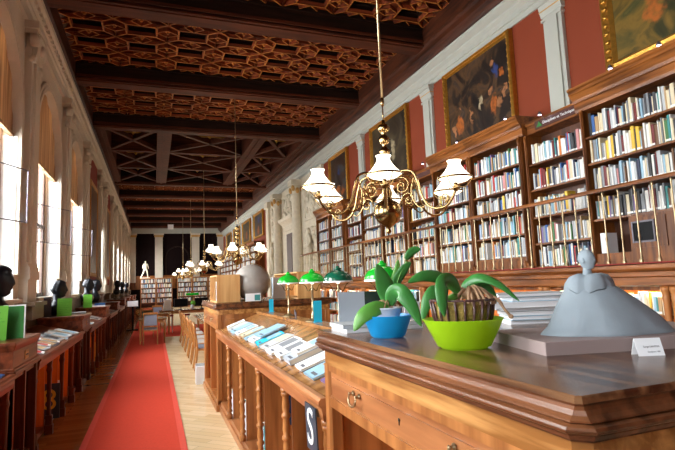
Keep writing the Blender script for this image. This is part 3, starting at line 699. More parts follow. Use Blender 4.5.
# far bookcases: back wall and far right wall
FB = [(-1.0, .2), (.25, 1.5), (1.9, 3.1), (3.15, 4.4), (4.45, 5.6)]
for a, b in FB:
    for z in (2.12, 1.72, 1.32, .92, .5):
        y_ = a+.06
        while y_ < b-.08:
            t = random.choice((.03, .04, .05)); ci = random.choices(range(len(BC)), BW_)[0]; hh = random.uniform(.24, .31)
            mb.box(y_, y_+t, 44.62, 44.8, z, z+hh, ci); y_ += t+.003
for a in (28.4, 30.2, 32.0, 33.8, 35.6, 37.4, 39.2, 41.0, 42.8):
    for z in (3.6, 3.2, 2.8, 2.4, 2.0, 1.6, 1.2):
        y_ = a+.06
        while y_ < a+1.66:
            t = random.choice((.03, .04, .05)); ci = random.choices(range(len(BC)), BW_)[0]; hh = random.uniform(.24, .31)
            if random.random() < .9: mb.box(5.5, 5.7, y_, y_+t, z, z+hh, ci)
            y_ += t+.003
st = mb.build('book', ['bk_'+n for n, c in BC]+['label', 'pages']); st['kind'] = 'stuff'
tag(st, 'the many further books packed along the other shelves of the hall', 'books')
for i, (a, b) in enumerate(FB):
    e = empty('far_bookcase', ((a+b)/2, 45, 0)); h = (b-a)/2
    tag(e, ['far bookcase standing under the pale walking statue', 'far bookcase right of the statue, left of the gap', 'far bookcase behind the computer screens, left one', 'far bookcase behind the computer screens, right one', 'far bookcase half hidden behind the pale wooden box'][i], 'bookcase', 'bookcases before the far wall')
    m = MB(); m.box(-h, -h+.05, -.4, 0, 0, 2.5).box(h-.05, h, -.4, 0, 0, 2.5).box(-h-.02, h+.02, -.43, 0, 2.45, 2.52).box(-h, h, -.4, 0, 0, .1); m.build('frame', 'desk', e)
    MB().box(-h, h, -.05, 0, .1, 2.45).build('back_panel', 'case_back', e)
    for z in (2.12, 1.72, 1.32, .92, .5): MB().box(-h+.05, h-.05, -.39, -.05, z-.03, z).build('shelf', 'desk', e)
for i, a in enumerate((28.4, 30.2, 32.0, 33.8, 35.6, 37.4, 39.2, 41.0, 42.8)):
    e = empty('far_side_bookcase', (XR-.005, a+.9, 0)); tag(e, 'dark tall bookcase, %s beyond the marble portal along the right wall' % ORD[i], 'bookcase', 'bookcases beyond the portal')
    m = MB(); m.box(-.55, 0, -.9, -.85, 0, 4.1).box(-.55, 0, .85, .9, 0, 4.1).box(-.6, 0, -.9, .9, 4.0, 4.15).box(-.08, 0, -.85, .85, 0, 4.0); m.build('frame', 'case', e)
    for z in (3.6, 3.2, 2.8, 2.4, 2.0, 1.6, 1.2): MB().box(-.53, -.08, -.85, .85, z-.03, z).build('shelf', 'case', e)

# ---------------------------------------------------------------- paintings
def painting(y0, y1, z0, z1, mat, label, fw=.11, x=XR, side=-1, figs=None, fmat='gold', dk=1.0):
    e = empty('framed_painting', (x+side*.004, (y0+y1)/2, z0)); tag(e, label, 'painting')
    h = (y1-y0)/2; H = z1-z0; s = side; m = MB()
    prof = [(0, .0), (0, .09), (fw*.25, .12), (fw*.5, .085), (fw*.75, .095), (fw, .05), (fw, 0)]   # inward, depth
    cor = [(-h, 0), (h, 0), (h, H), (-h, H)]; inn = [(1, 1), (-1, 1), (-1, -1), (1, -1)]
    vs = []; 
    for (cy, cz), (iy, iz) in zip(cor, inn):
        for w_, d in prof: vs.append((s*max(d*dk, .0), cy+iy*w_, cz+iz*w_))
    n = len(prof); fs = []
    for k in range(4):
        k2 = (k+1) % 4
        for i in range(n-1): fs.append((k*n+i, k*n+i+1, k2*n+i+1, k2*n+i))
    m.add(vs, fs)
    for k in range(int(H/.12)):                                    # carved leaf beads
        for yy in (-h+fw*.45, h-fw*.45): m.ell((s*.1*dk, yy, .1+k*.12), (.025*dk, fw*.28, .035), 0, 6, 4)
    m.build('frame', fmat, e)
    xs_ = sorted((s*.02*dk, s*.045*dk)); nm, ramp, scl = PAINT[mat]
    M_ = painting_mat(nm, ramp, scl, [(fy*h, fz*H, ry, rz_, PC[mm]) for fy, fz, ry, rz_, mm in (figs or [])])
    MB().box(xs_[0], xs_[1], -h+fw*.9, h-fw*.9, fw*.9, H-fw*.9).build('canvas', M_, e)
    return e
painting(6.83, 9.0, 4.36, 6.03, 'paint1', 'large dark gold-framed painting with warm lit figures, above the gallery bookcase', .10,
         figs=[(-.45, .30, .10, .20, 'orangepaint'), (-.40, .46, .05, .06, 'skinpaint'), (-.75, .38, .05, .14, 'skinpaint'), (-.6, .28, .07, .14, 'skinpaint'), (-.1, .38, .05, .16, 'creampaint'), (.55, .25, .13, .22, 'orangepaint'), (.5, .45, .05, .05, 'skinpaint'),
               (.75, .22, .08, .12, 'skinpaint'), (-.55, .66, .09, .12, 'bluepaint'), (-.5, .78, .08, .08, 'skinpaint'), (-.72, .6, .06, .08, 'orangepaint'), (.2, .3, .04, .2, 'skinpaint')])
painting(2.5, 4.95, 4.36, 6.3, 'paint0', 'gold-framed brown green painting cut off by the right picture edge', .17,
         figs=[(.05, .62, .22, .12, 'bluepaint'), (-.1, .72, .2, .16, 'creampaint'), (.12, .82, .05, .16, 'skinpaint'), (.4, .3, .14, .2, 'orangepaint')])
painting(10.7, 12.95, 4.3, 6.05, 'paint2', 'gold-framed dim brown painting directly behind the near chandelier rod', .10, figs=[(-.2, .45, .12, .3, 'creampaint'), (.3, .3, .14, .2, 'orangepaint')])
painting(14.85, 16.6, 4.1, 6.05, 'paint3', 'gold-framed painting with a patch of blue sky, left of the near chandelier', .10, figs=[(0, .68, .12, .16, 'bluepaint'), (.2, .35, .3, .14, 'orangepaint'), (-.4, .3, .2, .12, 'orangepaint')])
painting(28.3, 31.1, 4.45, 6.0, 'paint3', 'gold-framed painting with blue sky beyond the marble portal', .14, figs=[(0, .7, .3, .2, 'bluepaint'), (.1, .3, .3, .3, 'orangepaint')])
painting(32.4, 35.4, 4.45, 6.0, 'paint2', 'second gold-framed painting beyond the marble portal', .14, figs=[(0, .35, .3, .3, 'orangepaint')])
painting(36.6, 39.6, 4.45, 6.0, 'paint1', 'third gold-framed painting beyond the marble portal', .14)
painting(40.8, 43.6, 4.45, 6.0, 'paint2', 'farthest gold-framed painting on the right wall', .14)
painting(17.2, 19.3, 2.15, 5.2, 'paintL', 'tall gold-framed painting on the left wall after the third window', .12, XL+.02, 1, None, 'gold_s', .35)
painting(22.5, 24.7, 2.15, 5.2, 'paintL', 'second tall gold-framed painting farther down the left wall', .12, XL+.02, 1, None, 'gold_s', .35)

# little spot lamps on wires above the cornices
for i, (y, z) in enumerate(((7.99, 4.24), (6.56, 4.10), (5.79, 4.08), (5.14, 4.18), (4.52, 4.26), (3.86, 4.12), (9.3, 4.15))):
    bz = 4.065 if i not in (2, 6) else 3.92
    bz = {2: 3.925, 3: 3.925, 6: 3.925}.get(i, 4.205)
    zz = max(z, bz+.06)
    e = empty('spot_lamp', (5.47, y, bz)); tag(e, ['tiny spot lamp under the farther part of the large dark painting', 'tiny spot lamp under the near corner of the large dark painting', 'tiny spot lamp over the left end of the sign board', 'tiny spot lamp over the right end of the sign board',
        'tiny spot lamp at the left frame of the cut-off painting', 'tiny spot lamp under the cut-off painting', 'tiny spot lamp left of the large dark painting'][i], 'spot lamp', 'cornice spot lamps')
    MB().tube([(.15 if i not in (2, 3, 6) else .2, 0, 0), (.12, 0, .03), (.0, 0, zz-bz+.01)], .004, 6).build('stem', 'steel', e)
    MB().lathe([(.012, .03), (.028, .0), (.03, -.02)], 10, (0, 0, zz-bz)).build('lamp_head', 'steel', e)
    MB().lathe([(.001, -.018), (.026, -.019), (.026, -.022), (.001, -.024)], 10, (0, 0, zz-bz)).build('bulb', 'lampface', e)

# ---------------------------------------------------------------- marble portal on the right wall
pe = empty('marble_portal', (XR-.004, 21.8, 0)); tag(pe, 'tall carved pale marble portal with columns and reliefs on the right wall', 'portal')
m = MB(); m.box(-.12, 0, -4.4, 4.9, 0, 6.06)
m.build('wall_facing', 'marble', pe)
def column(y, w_=.22, d=.50, name='column'):
    m = MB(); m.box(-d-.1, -.12, y-w_-.1, y+w_+.1, 0, 1.9); m.box(-d-.15, -.12, y-w_-.15, y+w_+.15, 1.85, 2.0)
    m.lathe([(w_*1.15, 2.0), (w_*1.2, 2.08), (w_, 2.14), (w_*.98, 3.2), (w_*.86, 5.3), (w_*.95, 5.34), (w_*.86, 5.38), (w_*.9, 5.45), (w_*1.25, 5.75), (w_*1.1, 5.78)], 16, (-d*.6, y, 0))
    for k in range(8):
        a = k*PI/4; m.ell((-d*.6+w_*1.05*math.cos(a), y+w_*1.05*math.sin(a), 5.55+.1*(k % 2)), (.09, .09, .13), 1, 6, 5)
    m.box(-d-.08, -.12, y-w_-.08, y+w_+.08, 5.78, 6.0); return m.build(name, ['marble', 'goldedge'], pe)
column(-1.5); column(2.0)
m = MB(); m.box(-.25, -.12, 4.3, 4.9, 0, 5.7); m.box(-.33, -.12, 4.2, 5.0, 5.7, 6.0); m.build('end_pilaster', 'marble', pe)
m = MB(); m.box(-.2, -.12, -.75, .95, 0, 4.2); m.box(-.26, -.2, -.6, .8, 4.05, 4.25)
m.prism([(-.12, 4.25), (-.2, 4.25), (-.25, 4.35), (-.42, 4.5), (-.46, 4.62), (-.12, 4.62)], 'y', -1.05, 1.3); m.build('door_surround', 'marble', pe)
m = MB(); m.box(-.22, -.2, -.42, .62, 0, 3.9); m.box(-.235, -.22, -.3, .5, .3, 1.8).box(-.235, -.22, -.3, .5, 2.0, 3.7); m.build('door_leaf', 'winframe', pe)
rr = random.Random(5)
def relief(y0, y1, z0, z1, n):
    m = MB()
    for _ in range(n):
        m.ell((-.14, rr.uniform(y0, y1), rr.uniform(z0, z1)), (rr.uniform(.05, .12), rr.uniform(.05, .14), rr.uniform(.06, .22)), 0, 8, 5)
    for z in (z0-.1, z1+.1): m.box(-.17, -.12, y0-.1, y1+.1, z-.04, z+.04)
    for y in (y0-.12, y1+.12): m.box(-.16, -.12, y-.04, y+.04, z0, z1)
    m.build('carved_relief', 'marble', pe)
relief(2.9, 3.9, 4.2, 5.5, 34); relief(2.9, 3.9, 2.2, 3.7, 30); relief(-1.0, 1.3, 4.85, 5.7, 30); relief(-3.9, -2.3, 4.3, 5.6, 44); relief(-3.9, -2.3, 2.2, 3.8, 44)
def standing_figure(name, parent, loc, s, mat, walk=0):
    """human figure grown on a joint skeleton"""
    J = [(0, 0, .95), (0, 0, 1.15), (0, 0, 1.38), (0, 0, 1.5), (0, .01, 1.56), (0, .01, 1.66), (0, .0, 1.76),
         (-.18, 0, 1.42), (-.25, .02, 1.16), (-.12-.14*walk, .12, .98), (.18, 0, 1.42), (.26, -.02, 1.15), (.3, .1, .92),
         (-.1, 0, .9), (-.12-.1*walk, .06*walk, .5), (-.14-.3*walk, .02, .07), (-.14-.3*walk-.04, .12, .03), (.1, 0, .9), (.12+.06*walk, .05, .5), (.12+.12*walk, -.04, .07), (.12+.12*walk, .08, .03)]
    R_ = [.14, .12, .15, .07, .055, .095, .075, .065, .045, .035, .065, .045, .035, .095, .06, .04, .035, .095, .06, .04, .035]
    E_ = [(0, 1), (1, 2), (2, 3), (3, 4), (4, 5), (5, 6), (2, 7), (7, 8), (8, 9), (2, 10), (10, 11), (11, 12), (0, 13), (13, 14), (14, 15), (15, 16), (0, 17), (17, 18), (18, 19), (19, 20)]
    me = bpy.data.meshes.new(name); me.from_pydata([tuple(c*s for c in j) for j in J], E_, []); me.materials.append(W[mat])
    o = bpy.data.objects.new(name, me); COL.objects.link(o); o.location = loc
    if parent: o.parent = parent
    sk = o.modifiers.new('skin', 'SKIN')
    for i, v in enumerate(me.skin_vertices[0].data if me.skin_vertices else []): v.radius = (R_[i]*s, R_[i]*s)
    if not me.skin_vertices:
        pass
    su = o.modifiers.new('smooth', 'SUBSURF'); su.levels = 1; su.render_levels = 2
    for p in me.polygons: p.use_smooth = True
    return o
def skin_fix(o, R_, s):
    me = o.data
    bpy.context.view_layer.objects.active = o
    if not me.skin_vertices:
        with bpy.context.temp_override(object=o, active_object=o): bpy.ops.mesh.customdata_skin_add()
    for i, v in enumerate(me.skin_vertices[0].data): v.radius = (R_[i]*s, R_[i]*s)
SKR = [.14, .12, .15, .07, .055, .095, .075, .065, .045, .035, .065, .045, .035, .095, .06, .04, .035, .095, .06, .04, .035]
for (y, z) in ((-3.1, 2.05), (3.4, 2.05)):
    f_ = standing_figure('carved_figure', pe, (-.3, y, z), 1.0, 'marble'); f_.rotation_euler.z = PI/2; skin_fix(f_, SKR, 1)
    MB().box(-.5, -.12, y-.3, y+.3, z-.2, z).build('figure_bracket', 'marble', pe)
st_ = empty('statue', (-.62, 44.85, 2.52)); tag(st_, 'pale plaster statue of a walking nude on the far bookcase', 'statue')
f_ = standing_figure('figure', st_, (0, 0, .06), .78, 'plaster', 1); skin_fix(f_, SKR, .78)
MB().box(-.42, .35, -.2, .2, 0, .06).build('statue_base', 'plaster', st_)
sg = MB().box(1.10, 1.54, 42.88, 42.92, 6.40, 6.80).build('hanging_sign', 'white_p'); tag(sg, 'small white square sign hanging from the far ceiling', 'sign')
MB().box(1.15, 1.16, 42.89, 42.91, 6.80, 7.1).box(1.51, 1.52, 42.89, 42.91, 6.80, 7.1).build('hanger', 'steel', sg)

# ================================================================== READING DESKS, RIGHT OF THE CARPET
def bail_handle(parent, loc, s=-1):
    m = MB()
    for y in (-.035, .035):
        m.lathe([(.012, 0), (.012, .004), (.006, .008), (.006, .016), (.009, .02), (.001, .024)], 10, (0, y, .016), 0, Matrix.Rotation(s*PI/2, 3, 'Y'))
    pts = [(-.018, -.036, .016), (-.022, -.040, -.004), (-.024, -.028, -.022), (-.025, 0, -.030), (-.024, .028, -.022), (-.022, .040, -.004), (-.018, .036, .016)]
    m.tube(smoothline([(s*-1*p[0], p[1], p[2]) for p in pts], 4), [.003+.0022*math.sin(PI*i/24) for i in range(25)], 8)
    o = m.build('handle', 'brass_d', parent); o.location = loc; return o
def big_cabinet(x0, x1, y0, y1, zt, label, mats=('top', 'mould', 'golden', 'desk', 'desk_y', 'orange')):
    T_, MO, GO, DE, DR, IN = mats
    cx, cy = (x0+x1)/2, (y0+y1)/2
    e = empty('library_cabinet', (cx, cy, 0)); tag(e, label, 'cabinet')
    a, b, c, d = x0-cx, x1-cx, y0-cy, y1-cy
    m = MB(); m.loft(a, b, c, d, [(zt-.016, .004, .011), (zt-.004, .003, .010), (zt, 0, .008)]); m.build('top_board', T_, e)
    m = MB(); m.loft(a, b, c, d, [(zt-.10, -.012, .03), (zt-.092, -.012, .03), (zt-.090, .004, .032), (zt-.082, .007, .034), (zt-.078, .007, .034), (zt-.077, .014, .036), (zt-.073, .020, .040), (zt-.067, .0225, .040), (zt-.061, .020, .036), (zt-.057, .013, .032), (zt-.056, .009, .028),
        (zt-.052, .014, .028), (zt-.048, .0135, .026), (zt-.040, .006, .020), (zt-.030, .001, .015), (zt-.022, .0, .012), (zt-.016, .004, .011)]); m.build('moulding', MO, e)
    m = MB(); m.loft(a, b, c, d, [(zt-.165, -.02, .03), (zt-.10, -.02, .03)]); m.build('frieze', GO, e)
    # carcase: posts, sides, inner walls; open niche on the aisle side, closed on the other
    m = MB(); zb = zt-.165; P = .075
    for px, py in ((a+.02, c+.02), (a+.02, d-.02-P), (b-.02-P, c+.02), (b-.02-P, d-.02-P)): m.loft(px, px+P, py, py+P, [(.1, 0, .012), (zb, 0, .012)])
    m.box(a+.05, b-.05, c+.035, c+.06, .1, zb); m.box(a+.05, b-.05, d-.06, d-.035, .1, zb)
    m.box(a+.02, b-.02, c+.02, d-.02, .06, .14); m.box(a-.0, b+.0, c-.0, d+.0, .0, .08)
    m.box(b-.06, b-.035, c+.05, d-.05, .1, zb); m.box(a+.028, b-.04, c+.06, d-.06, zb-.17, zb-.15)
    m.box(a+.02, a+.06, c+.02+P, d-.02-P, zb-.20, zb-.155); m.box(a+.02, a+.06, c+.02+P, d-.02-P, zb-.03, zb)
    for y in (-.03,): m.box(a+.03, a+.5, y, y+.06, .14, zb-.2)
    m.build('carcase', DE, e)
    MB().box(a+.5, a+.52, c+.06, d-.06, .14, zb-.17).build('niche_back', IN, e)
    dr = MB(); z0, z1 = zb-.150, zb-.035
    dr.box(a+.03, a+.055, c+.03+P, d-.03-P, z0, z1); dr.box(a+.022, a+.03, c+.055+P, d-.055-P, z0+.02, z1-.02)
    D = dr.build('drawer', DR, e); L_ = (d-c)
    for y in (c+L_*.27, c+L_*.73): bail_handle(D, (a+.018, y, (z0+z1)/2))
    MB().lathe([(.001, 0), (.006, 0), (.007, .002), (.001, .003)], 10, (a+.021, (c+d)/2, (z0+z1)/2+.006), 0, Matrix.Rotation(-PI/2, 3, 'Y')).box(a+.0195, a+.021, (c+d)/2-.0025, (c+d)/2+.0025, (z0+z1)/2-.012, (z0+z1)/2+.004).build('keyhole_plate', 'black', D)
    # end face panel towards the viewer
    m = MB(); m.box(a+.13, b-.13, c+.022, c+.036, .25, zb-.06); m.build('end_panel', DE, e)
    return e
big_cabinet(.80, 2.06, .81, 2.52, 1.45, 'big worn wooden cabinet carrying the clay figure and both orchids')
big_cabinet(.80, 2.50, 7.14, 9.05, 1.455, 'wooden drawer cabinet carrying the pale boxes and the globe')
# sloped reading desk between the two cabinets
def reading_desk(y0, y1, n, label, x0=.84, depth=.62):
    cy = (y0+y1)/2; e = empty('reading_desk', (x0, cy, 0)); tag(e, label, 'desk'); h = (y1-y0)/2
    m = MB(); D = depth*2
    m.prism([(0, 1.06), (depth, 1.285), (depth, 1.31), (0, 1.085)], 'y', -h, h); m.prism([(depth, 1.285), (D, 1.06), (D, 1.085), (depth, 1.31)], 'y', -h, h)
    m.box(depth-.09, depth+.09, -h, h, 1.285, 1.315); m.build('sloping_top', 'slope', e)
    m = MB(); m.prism([(-.03, 1.10), (-.045, 1.085), (-.045, 1.065), (-.03, 1.05), (-.025, 1.02), (-.02, .985), (.0, .985), (.02, 1.0), (.02, 1.08), (.0, 1.10)], 'y', -h, h); m.build('front_rail', 'desk_y', e)
    m = MB(); m.box(0, D, -h, h, .0, .08); m.box(.02, D-.02, -h, h, .08, .13); m.build('bottom_board', 'desk_y', e)
    MB().box(depth-.02, depth, -h, h, .13, 1.27).build('inner_back', 'desk', e)
    st = (y1-y0)/n
    for i in range(1, n):
        y = -h+i*st
        MB().box(.05, depth-.02, y-.012, y+.012, .13, 1.06).build('divider', 'desk', e)
    for i in range(0, n+0):
        y = -h+i*st+ (0 if i else .03)
        pr = [(.026, .13), (.028, .17), (.018, .19)]; z = .20
        while z < .93:
            pr += [(.017, z), (.026, z+.012), (.026, z+.026), (.017, z+.04), (.022, z+.08), (.019, z+.12)]; z += .145
        pr += [(.018, .95), (.028, .96), (.028, .985)]
        pr = [(r_*1.25, z_) for r_, z_ in pr]
        MB().lathe(pr, 10, (.01, y, 0)).build('turned_post', 'desk', e)
    return e
reading_desk(2.53, 7.13, 5, 'long sloping wooden reading desk with turned posts between two cabinets')
# lettered plate hanging in the first bay
sp = MB().prism([(2.57, .80), (2.76, .80), (2.79, 1.035), (2.60, 1.035)], 'x', .795, .803).build('letter_plate', 'navy'); tag(sp, 'dark slate plate with a pale letter S in the first desk bay', 'sign')
text('S', 'lettering', .27, 'white_p', Matrix(((0, 0, -1, .793), (-1, 0, 0, 2.685), (0, 1, 0, .917), (0, 0, 0, 1))), sp)

# ---------------------------------------------------------------- magazines and books lying on the rail
cols = ['white_p', 'bk_pale grey', 'bk_pale blue', 'white_p', 'bk_cream', 'bk_pale blue', 'white_p', 'cyan', 'bk_pale grey', 'white_p', 'white_p', 'grey_p', 'white_p', 'bk_pale blue', 'bk_violet']
sl = math.atan2(.225, .62)
def lying(x, y, z, w_, l_, t, rz, slope, cover, label, grp='books lying on the sloping desk top', name='book'):
    """closed book lying: two covers, page block, spine"""
    m = MB(); m.box(0, l_, -w_/2, w_/2, 0, .003, 0).box(0, l_, -w_/2, w_/2, t-.003, t, 0).box(0, .004, -w_/2, w_/2, 0, t, 0).box(.004, l_-.004, -w_/2+.004, w_/2-.004, .003, t-.003, 1)
    pc = random.choice(['bk_pale blue', 'bk_mid grey', 'bk_pale grey', 'bk_pale blue', 'bk_cream', 'bk_tan'])
    a0 = random.uniform(.25, .5)*l_; m.box(a0, l_*.92, -w_*.38, w_*.38, t, t+.0008, 2); m.box(l_*.08, l_*.16, -w_*.35, w_*.1, t, t+.0008, 3)
    o = m.build(name, [cover, 'pages' if cover != 'pages' else 'white_p', pc, 'ink']); o.location = (x, y, z); o.rotation_euler = (0, -slope, rz); tag(o, label, 'book', grp); return o
yy = 6.85; items = [(.30, .035), (.26, .02), (.24, .03), (.30, .03), (.22, .02), (.26, .015), (.34, .035), (.3, .03), (.24, .025), (.28, .03), (.28, .04), (.34, .05), (.24, .02), (.26, .02), (.2, .02)]
desc = ['pale book, farthest on the sloping desk by the drawer cabinet', 'thin grey magazine second from the drawer cabinet end', 'pale blue book third from the drawer cabinet end', 'white book fourth from the drawer cabinet end', 'cream booklet fifth from the drawer cabinet end',
        'thin pale blue magazine sixth from the drawer cabinet end', 'thick white book seventh from the drawer cabinet end', 'cyan covered book in the middle of the sloping desk row', 'pale grey book just nearer than the cyan one', 'white book two places nearer than the cyan one',
        'white book three places nearer than the cyan one', 'grey book four places nearer than the cyan one', 'large thick white book near the slate S plate', 'thin pale blue magazine next to last before the near cabinet', 'violet tinted booklet against the near cabinet']
for i, (w_, t) in enumerate(items):
    y = yy-i*.292
    x = .90+random.uniform(0, .03); z = 1.087+(x-.84)*math.tan(sl)+.002
    lying(x, y, z, w_*.92 if w_ < .29 else .265, random.uniform(.24, .30), t*.75, random.uniform(-.10, .10), sl, cols[i], desc[i])
# two books lying on top of the row
for i, (y, c, t) in enumerate(((5.0, 'bk_pale blue', .015), (3.62, 'white_p', .022))):
    x = .97; z = 1.087+(x-.84)*math.tan(sl)+.045
    lying(x, y, z, .24, .27, t, .1*(-1)**i, sl, c, ['pale blue magazine lying on top of the row at mid desk', 'white book lying on top of the row near the big cabinet'][i])
# books standing on the bottom board between posts
def standing_books(x, y0, n, z, grp, label, hh=.27, cs=None, xs=0):
    y = y0
    for i in range(n):
        t = random.choice((.02, .03, .04)); c = cs[i % len(cs)] if cs else random.choice(['white_p', 'bk_pale grey', 'bk_cream', 'bk_teal'])
        mb = MB(); book_mb(mb, 0, 0, 0, t, hh*random.uniform(.8, 1), .18, 0, 1, 2, True)
        o = mb.build('book', [c, 'label', 'pages'], None, (x, y, z)); cn = c.replace('bk_', '').replace('_p', '')
        tag(o, '%s book, %s from near end, %s' % (cn, ordw(i+1), label), 'book', grp); y += t+.004
standing_books(.90, 6.3, 4, .13, 'books in the far desk bay', 'desk bay next to the drawer cabinet', .32, ['white_p', 'bk_pale grey', 'white_p', 'bk_cream'])
standing_books(.90, 5.42, 5, .13, 'books in the middle desk bay', 'second desk bay from drawer cabinet', .36, ['white_p', 'white_p', 'bk_teal', 'bk_cream', 'bk_pale grey'])
standing_books(.90, 4.45, 5, .13, 'books in the near desk bay', 'middle bay of sloping desk', .36, ['bk_teal', 'bk_pale blue', 'white_p', 'bk_navy', 'white_p'])
standing_books(.88, 3.5, 3, .13, 'books in the S bay', 'desk bay beside the blue folder', .34, ['white_p', 'bk_dark red', 'bk_violet'])
tag(MB().box(.88, 1.06, 3.50, 3.53, .72, 1.04).box(.885, 1.05, 3.503, 3.527, .73, 1.0405, 0).build('folder', 'bk_blue'), 'tall blue folder hanging upright behind the nearest full turned post', 'folder')
# picture book in the far cabinet niche
standing_books(.86, 7.35, 2, .14, 'books in the drawer cabinet', 'niche of the drawer cabinet', .34, ['bk_teal', 'bk_red'])

# ---------------------------------------------------------------- green desk lamps
def desk_lamp(loc, green, label, H=.495):
    e = empty('desk_lamp', loc); tag(e, label, 'lamp', 'green shaded desk lamps')
    MB().lathe([(.075, 0), (.075, .008), (.05, .014), (.022, .03), (.016, .05), (.022, .06), (.014, .07), (.011, .12), (.017, .13), (.011, .145), (.010, H-.2), (.017, H-.19), (.010, H-.18), (.009, H-.13), (.014, H-.12), (.009, H-.1)], 16).build('stem', 'brass_d', e)
    m = MB()
    for s in (-1, 1): m.tube(smoothline([(0, 0, H-.16), (s*.04, 0, H-.2), (s*.07, 0, H-.15), (s*.115, 0, H-.115)], 5), .004, 6)
    m.build('shade_bracket', 'brass', e)
    m = MB(); R = .124
    pr = [(R, -.03), (R*1.0, -.022)]
    sh = [(R*math.cos(t), (R*.72)*math.sin(t)-.02) for t in [i*PI/2/8 for i in range(0, 8)]]
    m.shell([(R*1.02, -.028)]+sh+[(.02, .078)], 28, (0, 0, H-.09)); m.shell([(R*.98, -.026)]+[(r*.96, z-.004) for r, z in sh]+[(.015, .07)], 28, (0, 0, H-.09))
    m.lathe([(.03, .07), (.034, .08), (.016, .09), (.014, .1), (.001, .105)], 14, (0, 0, H-.09))
    S = m.build('lamp_shade', green, e)
    MB().shell([(R*.99, -.036), (R*1.02, -.032), (R*1.02, -.024), (R*1.0, -.022)], 28, (0, 0, H-.09)).build('white_rim', 'white_p', S)
    MB().ell((0, 0, H-.11), (.02, .02, .03)).build('bulb', 'shade', e)
    return e
LX, LZ = 1.46, 1.315
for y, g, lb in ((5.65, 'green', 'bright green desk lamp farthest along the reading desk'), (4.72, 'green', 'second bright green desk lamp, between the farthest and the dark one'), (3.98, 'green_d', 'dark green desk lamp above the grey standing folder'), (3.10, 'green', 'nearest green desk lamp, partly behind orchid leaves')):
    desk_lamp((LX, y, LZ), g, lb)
# cyan notices on the ridge
for y, x, h_, ww, lb in ((6.75, 1.50, .17, .03, 'small upright cyan notice left of the farthest green lamp'), (4.60, 1.47, .20, .04, 'upright cyan notice right of the second green lamp')):
    tag(MB().prism([(-ww, 0), (ww, 0), (ww, h_), (-ww, h_)], 'y', 0, .004).prism([(-.04, 0), (.04, 0), (.04, .003), (-.04, .003)], 'y', -.02, .03).build('notice_card', 'cyan', None, (x, y, 1.3155)), lb, 'sign')
for y, x in ((5.75, 1.53), (5.2, 1.39)):
    tag(MB().box(-.04, .04, -.02, .02, 0, .003).box(.025, .03, -.02, .02, 0, .07).build('bookend', 'steel', None, (x, y, 1.3155)), 'small metal bookend beside the %s bright green lamp' % ('farthest' if x > 1.5 else 'second'), 'bookend')

# ---------------------------------------------------------------- things on the drawer cabinet
def crate(loc, w_, d_, h_, label, shelves=1):
    e = empty('wooden_box', loc); tag(e, label, 'box'); m = MB(); t = .018
    m.box(0, w_, 0, t, 0, h_).box(0, w_, d_-t, d_, 0, h_).box(0, w_, t, d_-t, 0, t).box(0, w_, t, d_-t, h_-t, h_).box(w_-t, w_, t, d_-t, t, h_-t)
    m.build('shell', 'box', e)
    for i in range(shelves): MB().box(.0, w_-t, d_*(i+1)/(shelves+1)-t/2, d_*(i+1)/(shelves+1)+t/2, t, h_-t).build('divider', 'box', e)
    return e
crate((.84, 7.28, 1.4555), .33, .9, .39, 'pale wooden box with books, standing left of the grey globe', 2)
yb_ = 7.32
for i, c in enumerate(['white_p', 'bk_pale blue', 'white_p', 'bk_navy', 'bk_pale grey']):
    mb = MB(); book_mb(mb, 0, 0, 0, .03, .26+.02*(i % 3), .2, 0, 1, 2, True)
    tag(mb.build('book', [c, 'label', 'pages'], None, (.86, yb_, 1.474)), '%s book standing %s inside the pale box left of globe' % (c.replace('bk_', '').replace('_p', ''), ordw(i+1)), 'book', 'books in the pale box'); yb_ += .05
crate((2.03, 7.30, 1.4555), .36, 1.5, .40, 'pale wooden box behind the two light green lamps', 0)
for i, c in enumerate(['white_p', 'bk_pale blue', 'bk_charcoal']):
    mb = MB(); book_mb(mb, 0, 0, 0, .035, .33, .2, 0, 1, 2, True)
    tag(mb.build('book', [c, 'label', 'pages'], None, (1.78, 7.85+i*.05, 1.4555)), '%s book standing behind the globe, %s of three' % (c.replace('bk_', '').replace('_p', ''), ordw(i+1)), 'book', 'books behind the globe')
gb = empty('globe', (1.38, 7.54, 1.4555)); tag(gb, 'large grey brown globe on the drawer cabinet between the pale boxes', 'globe')
MB().ell((0, 0, .27), (.265, .265, .265), 0, 32, 20).build('sphere', 'globe', gb)
m = MB(); m.lathe([(.16, 0), (.16, .02), (.05, .03), (.04, .05)], 20); m.tube([(.28*math.cos(t), 0.0, .27+.28*math.sin(t)) for t in [-PI/2+i*PI/12 for i in range(13)]], .008, 6); m.build('globe_stand', 'brass_d', gb)
nc = MB().box(-.13, .09, -.002, .002, 0, .11, 0).box(-.13, .09, 0, .05, 0, .003, 0).box(.0, .08, -.003, -.002, .01, .09, 1).build('notice_card', ['white_p', 'bk_teal'], None, (1.36, 7.20, 1.4555)); tag(nc, 'white card with a small picture standing in front of the globe', 'sign')

